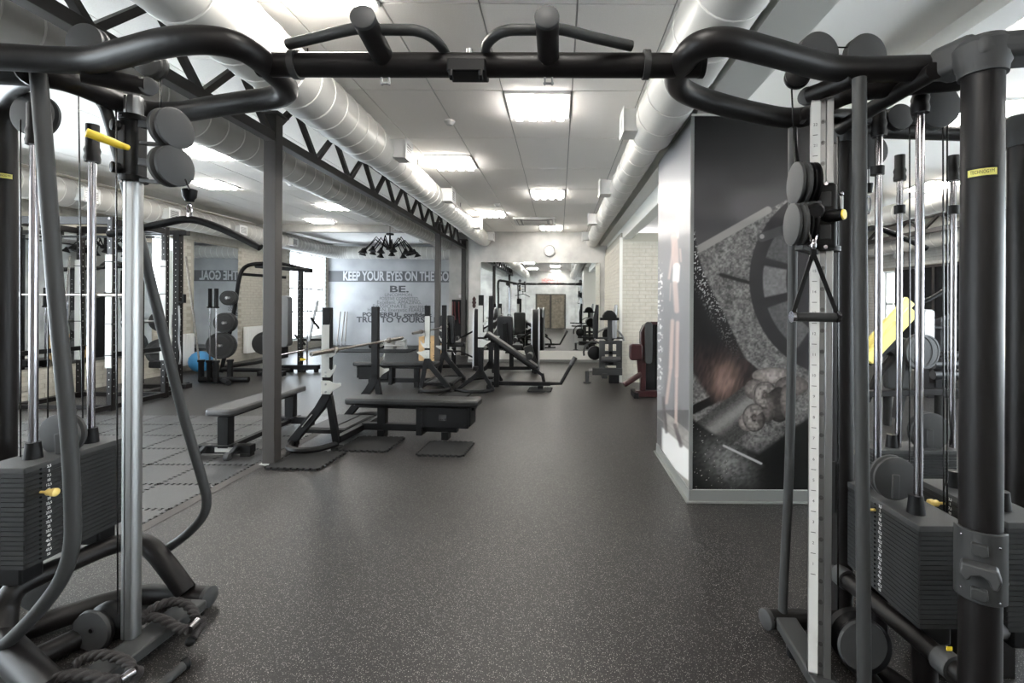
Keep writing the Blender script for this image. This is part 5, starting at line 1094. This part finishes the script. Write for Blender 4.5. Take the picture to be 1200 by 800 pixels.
# ================================================================== right bay beyond the cable station
lp_ = thing('leg_press', 'black leg press with two sloping yellow beams in the right bay', 'gym machine', (4.4, 6.6, 0))
Q = lambda px, py, d=6.6: W(px, py, d)
for o in (0, 1):
    part('sloping_beam', MB().beam(Q(1012+o*4, 412+o*10, 6.5-o*.3), Q(1066+o*4, 352+o*12, 6.5-o*.3), .06, .15, (0, 0, 1)), 'yellow_frame', lp_, .01, label='yellow beam')
part('frame_leg', MB().tube(catmull([Q(1015, 470), Q(1028, 440), Q(1044, 420), Q(1042, 412), Q(1030, 408)], 4), .05, 8), 'frame', lp_); part('frame_leg', MB().beam(Q(1050, 490), Q(1066, 410), .1, .1, (0, 1, 0)), 'guard', lp_, .01)
part('beam_under', MB().beam(Q(1016, 425, 6.3), Q(1052, 398, 6.3), .08, .09), 'black', lp_, .01); part('foot_rail', MB().beam(Q(1015, 461, 6.4), Q(1120, 458, 6.4), .1, .08), 'frame', lp_, .006)
part('arm', MB().tube([Q(1082, 353), Q(1090, 350), Q(1110, 338)], .03, 8), 'black', lp_); part('plate_peg', MB().cyl(Q(1078, 412, 6.5), Q(1092, 411, 6.9), .03, 10), 'black', lp_)
part('panel', MB().prism(rounded(.34, .72, .06), Q(1048, 425, 6.9), (1, 0, 0), (0, 0, 1), .1), 'guard', lp_, .02); part('cover', MB().prism(rounded(.16, .6, .05), Q(1083, 387, 6.9), (1, 0, 0), (0, 0, 1), .1), 'silver_paint', lp_, .02)
for x in (1040, 1100): q = Q(x, 460, 6.4); part('foot', MB().cyl((q.x, q.y, 0), (q.x, q.y, q.z), .05, 10), 'rubber', lp_)
plate('grey weight plate on the leg press peg, seen between the guide rods', Q(1076, 412, 6.45), (.25, -1, 0), .24, .06, 'weight plates in the right bay'); plate('weight plate behind the one on the leg press peg', Q(1084, 412, 6.75), (.25, -1, 0), .24, .06, 'weight plates in the right bay')
sm_ = thing('strength_machine', 'dark strength machine with rollers behind the right tower cables', 'gym machine', Q(1105, 440, 8.0), 0)
part('base_rail', MB().beam(PZ(1085, 462, .06), PZ(1160, 462, .06), .1, .1), 'frame', sm_, .006); part('upright', MB().beam(PZ(1095, 462, .0), Q(1096, 372, 8.0), .12, .1, (0, 1, 0)), 'frame', sm_, .006); part('tray', MB().beam(Q(1086, 383, 8.0), Q(1160, 386, 8.0), .2, .05), 'black', sm_, .01)
for py in (427, 439): part('roller', MB().cyl(Q(1093, py, 7.8), Q(1122, py, 7.8), .075, 14), 'vinyl', sm_)
part('upright', MB().beam(Q(1090, 380, 8.1), Q(1120, 366, 8.1), .06, .06), 'guard', sm_, .006); part('stack_cover', MB().bb(Q(1098, 0, 8.4).x, Q(1125, 0, 8.4).x, 8.4, 8.7, .05, 1.35), 'black', sm_, .02)
part('seat_pad', MB().prism(rounded(.5, .3, .05), Q(1118, 418, 8.0), (1, 0, 0), (0, 1, 0), .08), 'vinyl', sm_, .02); part('foot', MB().bb(Q(1090, 0, 8.7).x, Q(1120, 0, 8.7).x, 8.4, 8.7, 0, .05), 'rubber', sm_)
y2 = thing('strength_machine', 'black machine with a yellow bracket seen between the two dark posts', 'gym machine', PZ(1172, 470, 0))
part('bracket', MB().prism([(0, 0), (.22, 0), (.22, -.42), (.18, -.42), (.02, -.06), (0, -.04)], Q(1165, 405, 6.0), (1, 0, 0), (0, 0, 1), .08), 'yellow_frame', y2, .008, label='yellow bracket'); part('seat_pad', MB().prism(rounded(.35, .3, .08), Q(1176, 396, 6.0), (1, 0, 0), (0, 1, 0), .12), 'vinyl', y2, .03); part('headrest', MB().box(Q(1176, 360, 6.0), (.2, .14, .1)), 'vinyl', y2, .03)
part('arm', MB().beam(Q(1160, 378, 6.1), Q(1182, 362, 6.1), .05, .05), 'frame', y2, .005); part('upright', MB().beam(PZ(1172, 500, 0), Q(1172, 408, 6.1), .08, .1, (0, 1, 0)), 'frame', y2, .006); part('base_rail', MB().beam(PZ(1150, 498, .04), PZ(1215, 498, .04), .1, .08), 'frame', y2, .006)
cm = tag(part('wall_camera', MB().lathe(PX_(1055, 297, 8.3), (-1, -.6, -.4), [(0, .1), (.04, .13), (.12, .12), (.2, .06)], 16), 'white_plastic', None), 'white bulky lamp bracket high on the right brick wall', 'wall fixture')
for o in list(bpy.data.objects):
    for k in ('_w', '_c'):
        if k in o: del o[k]
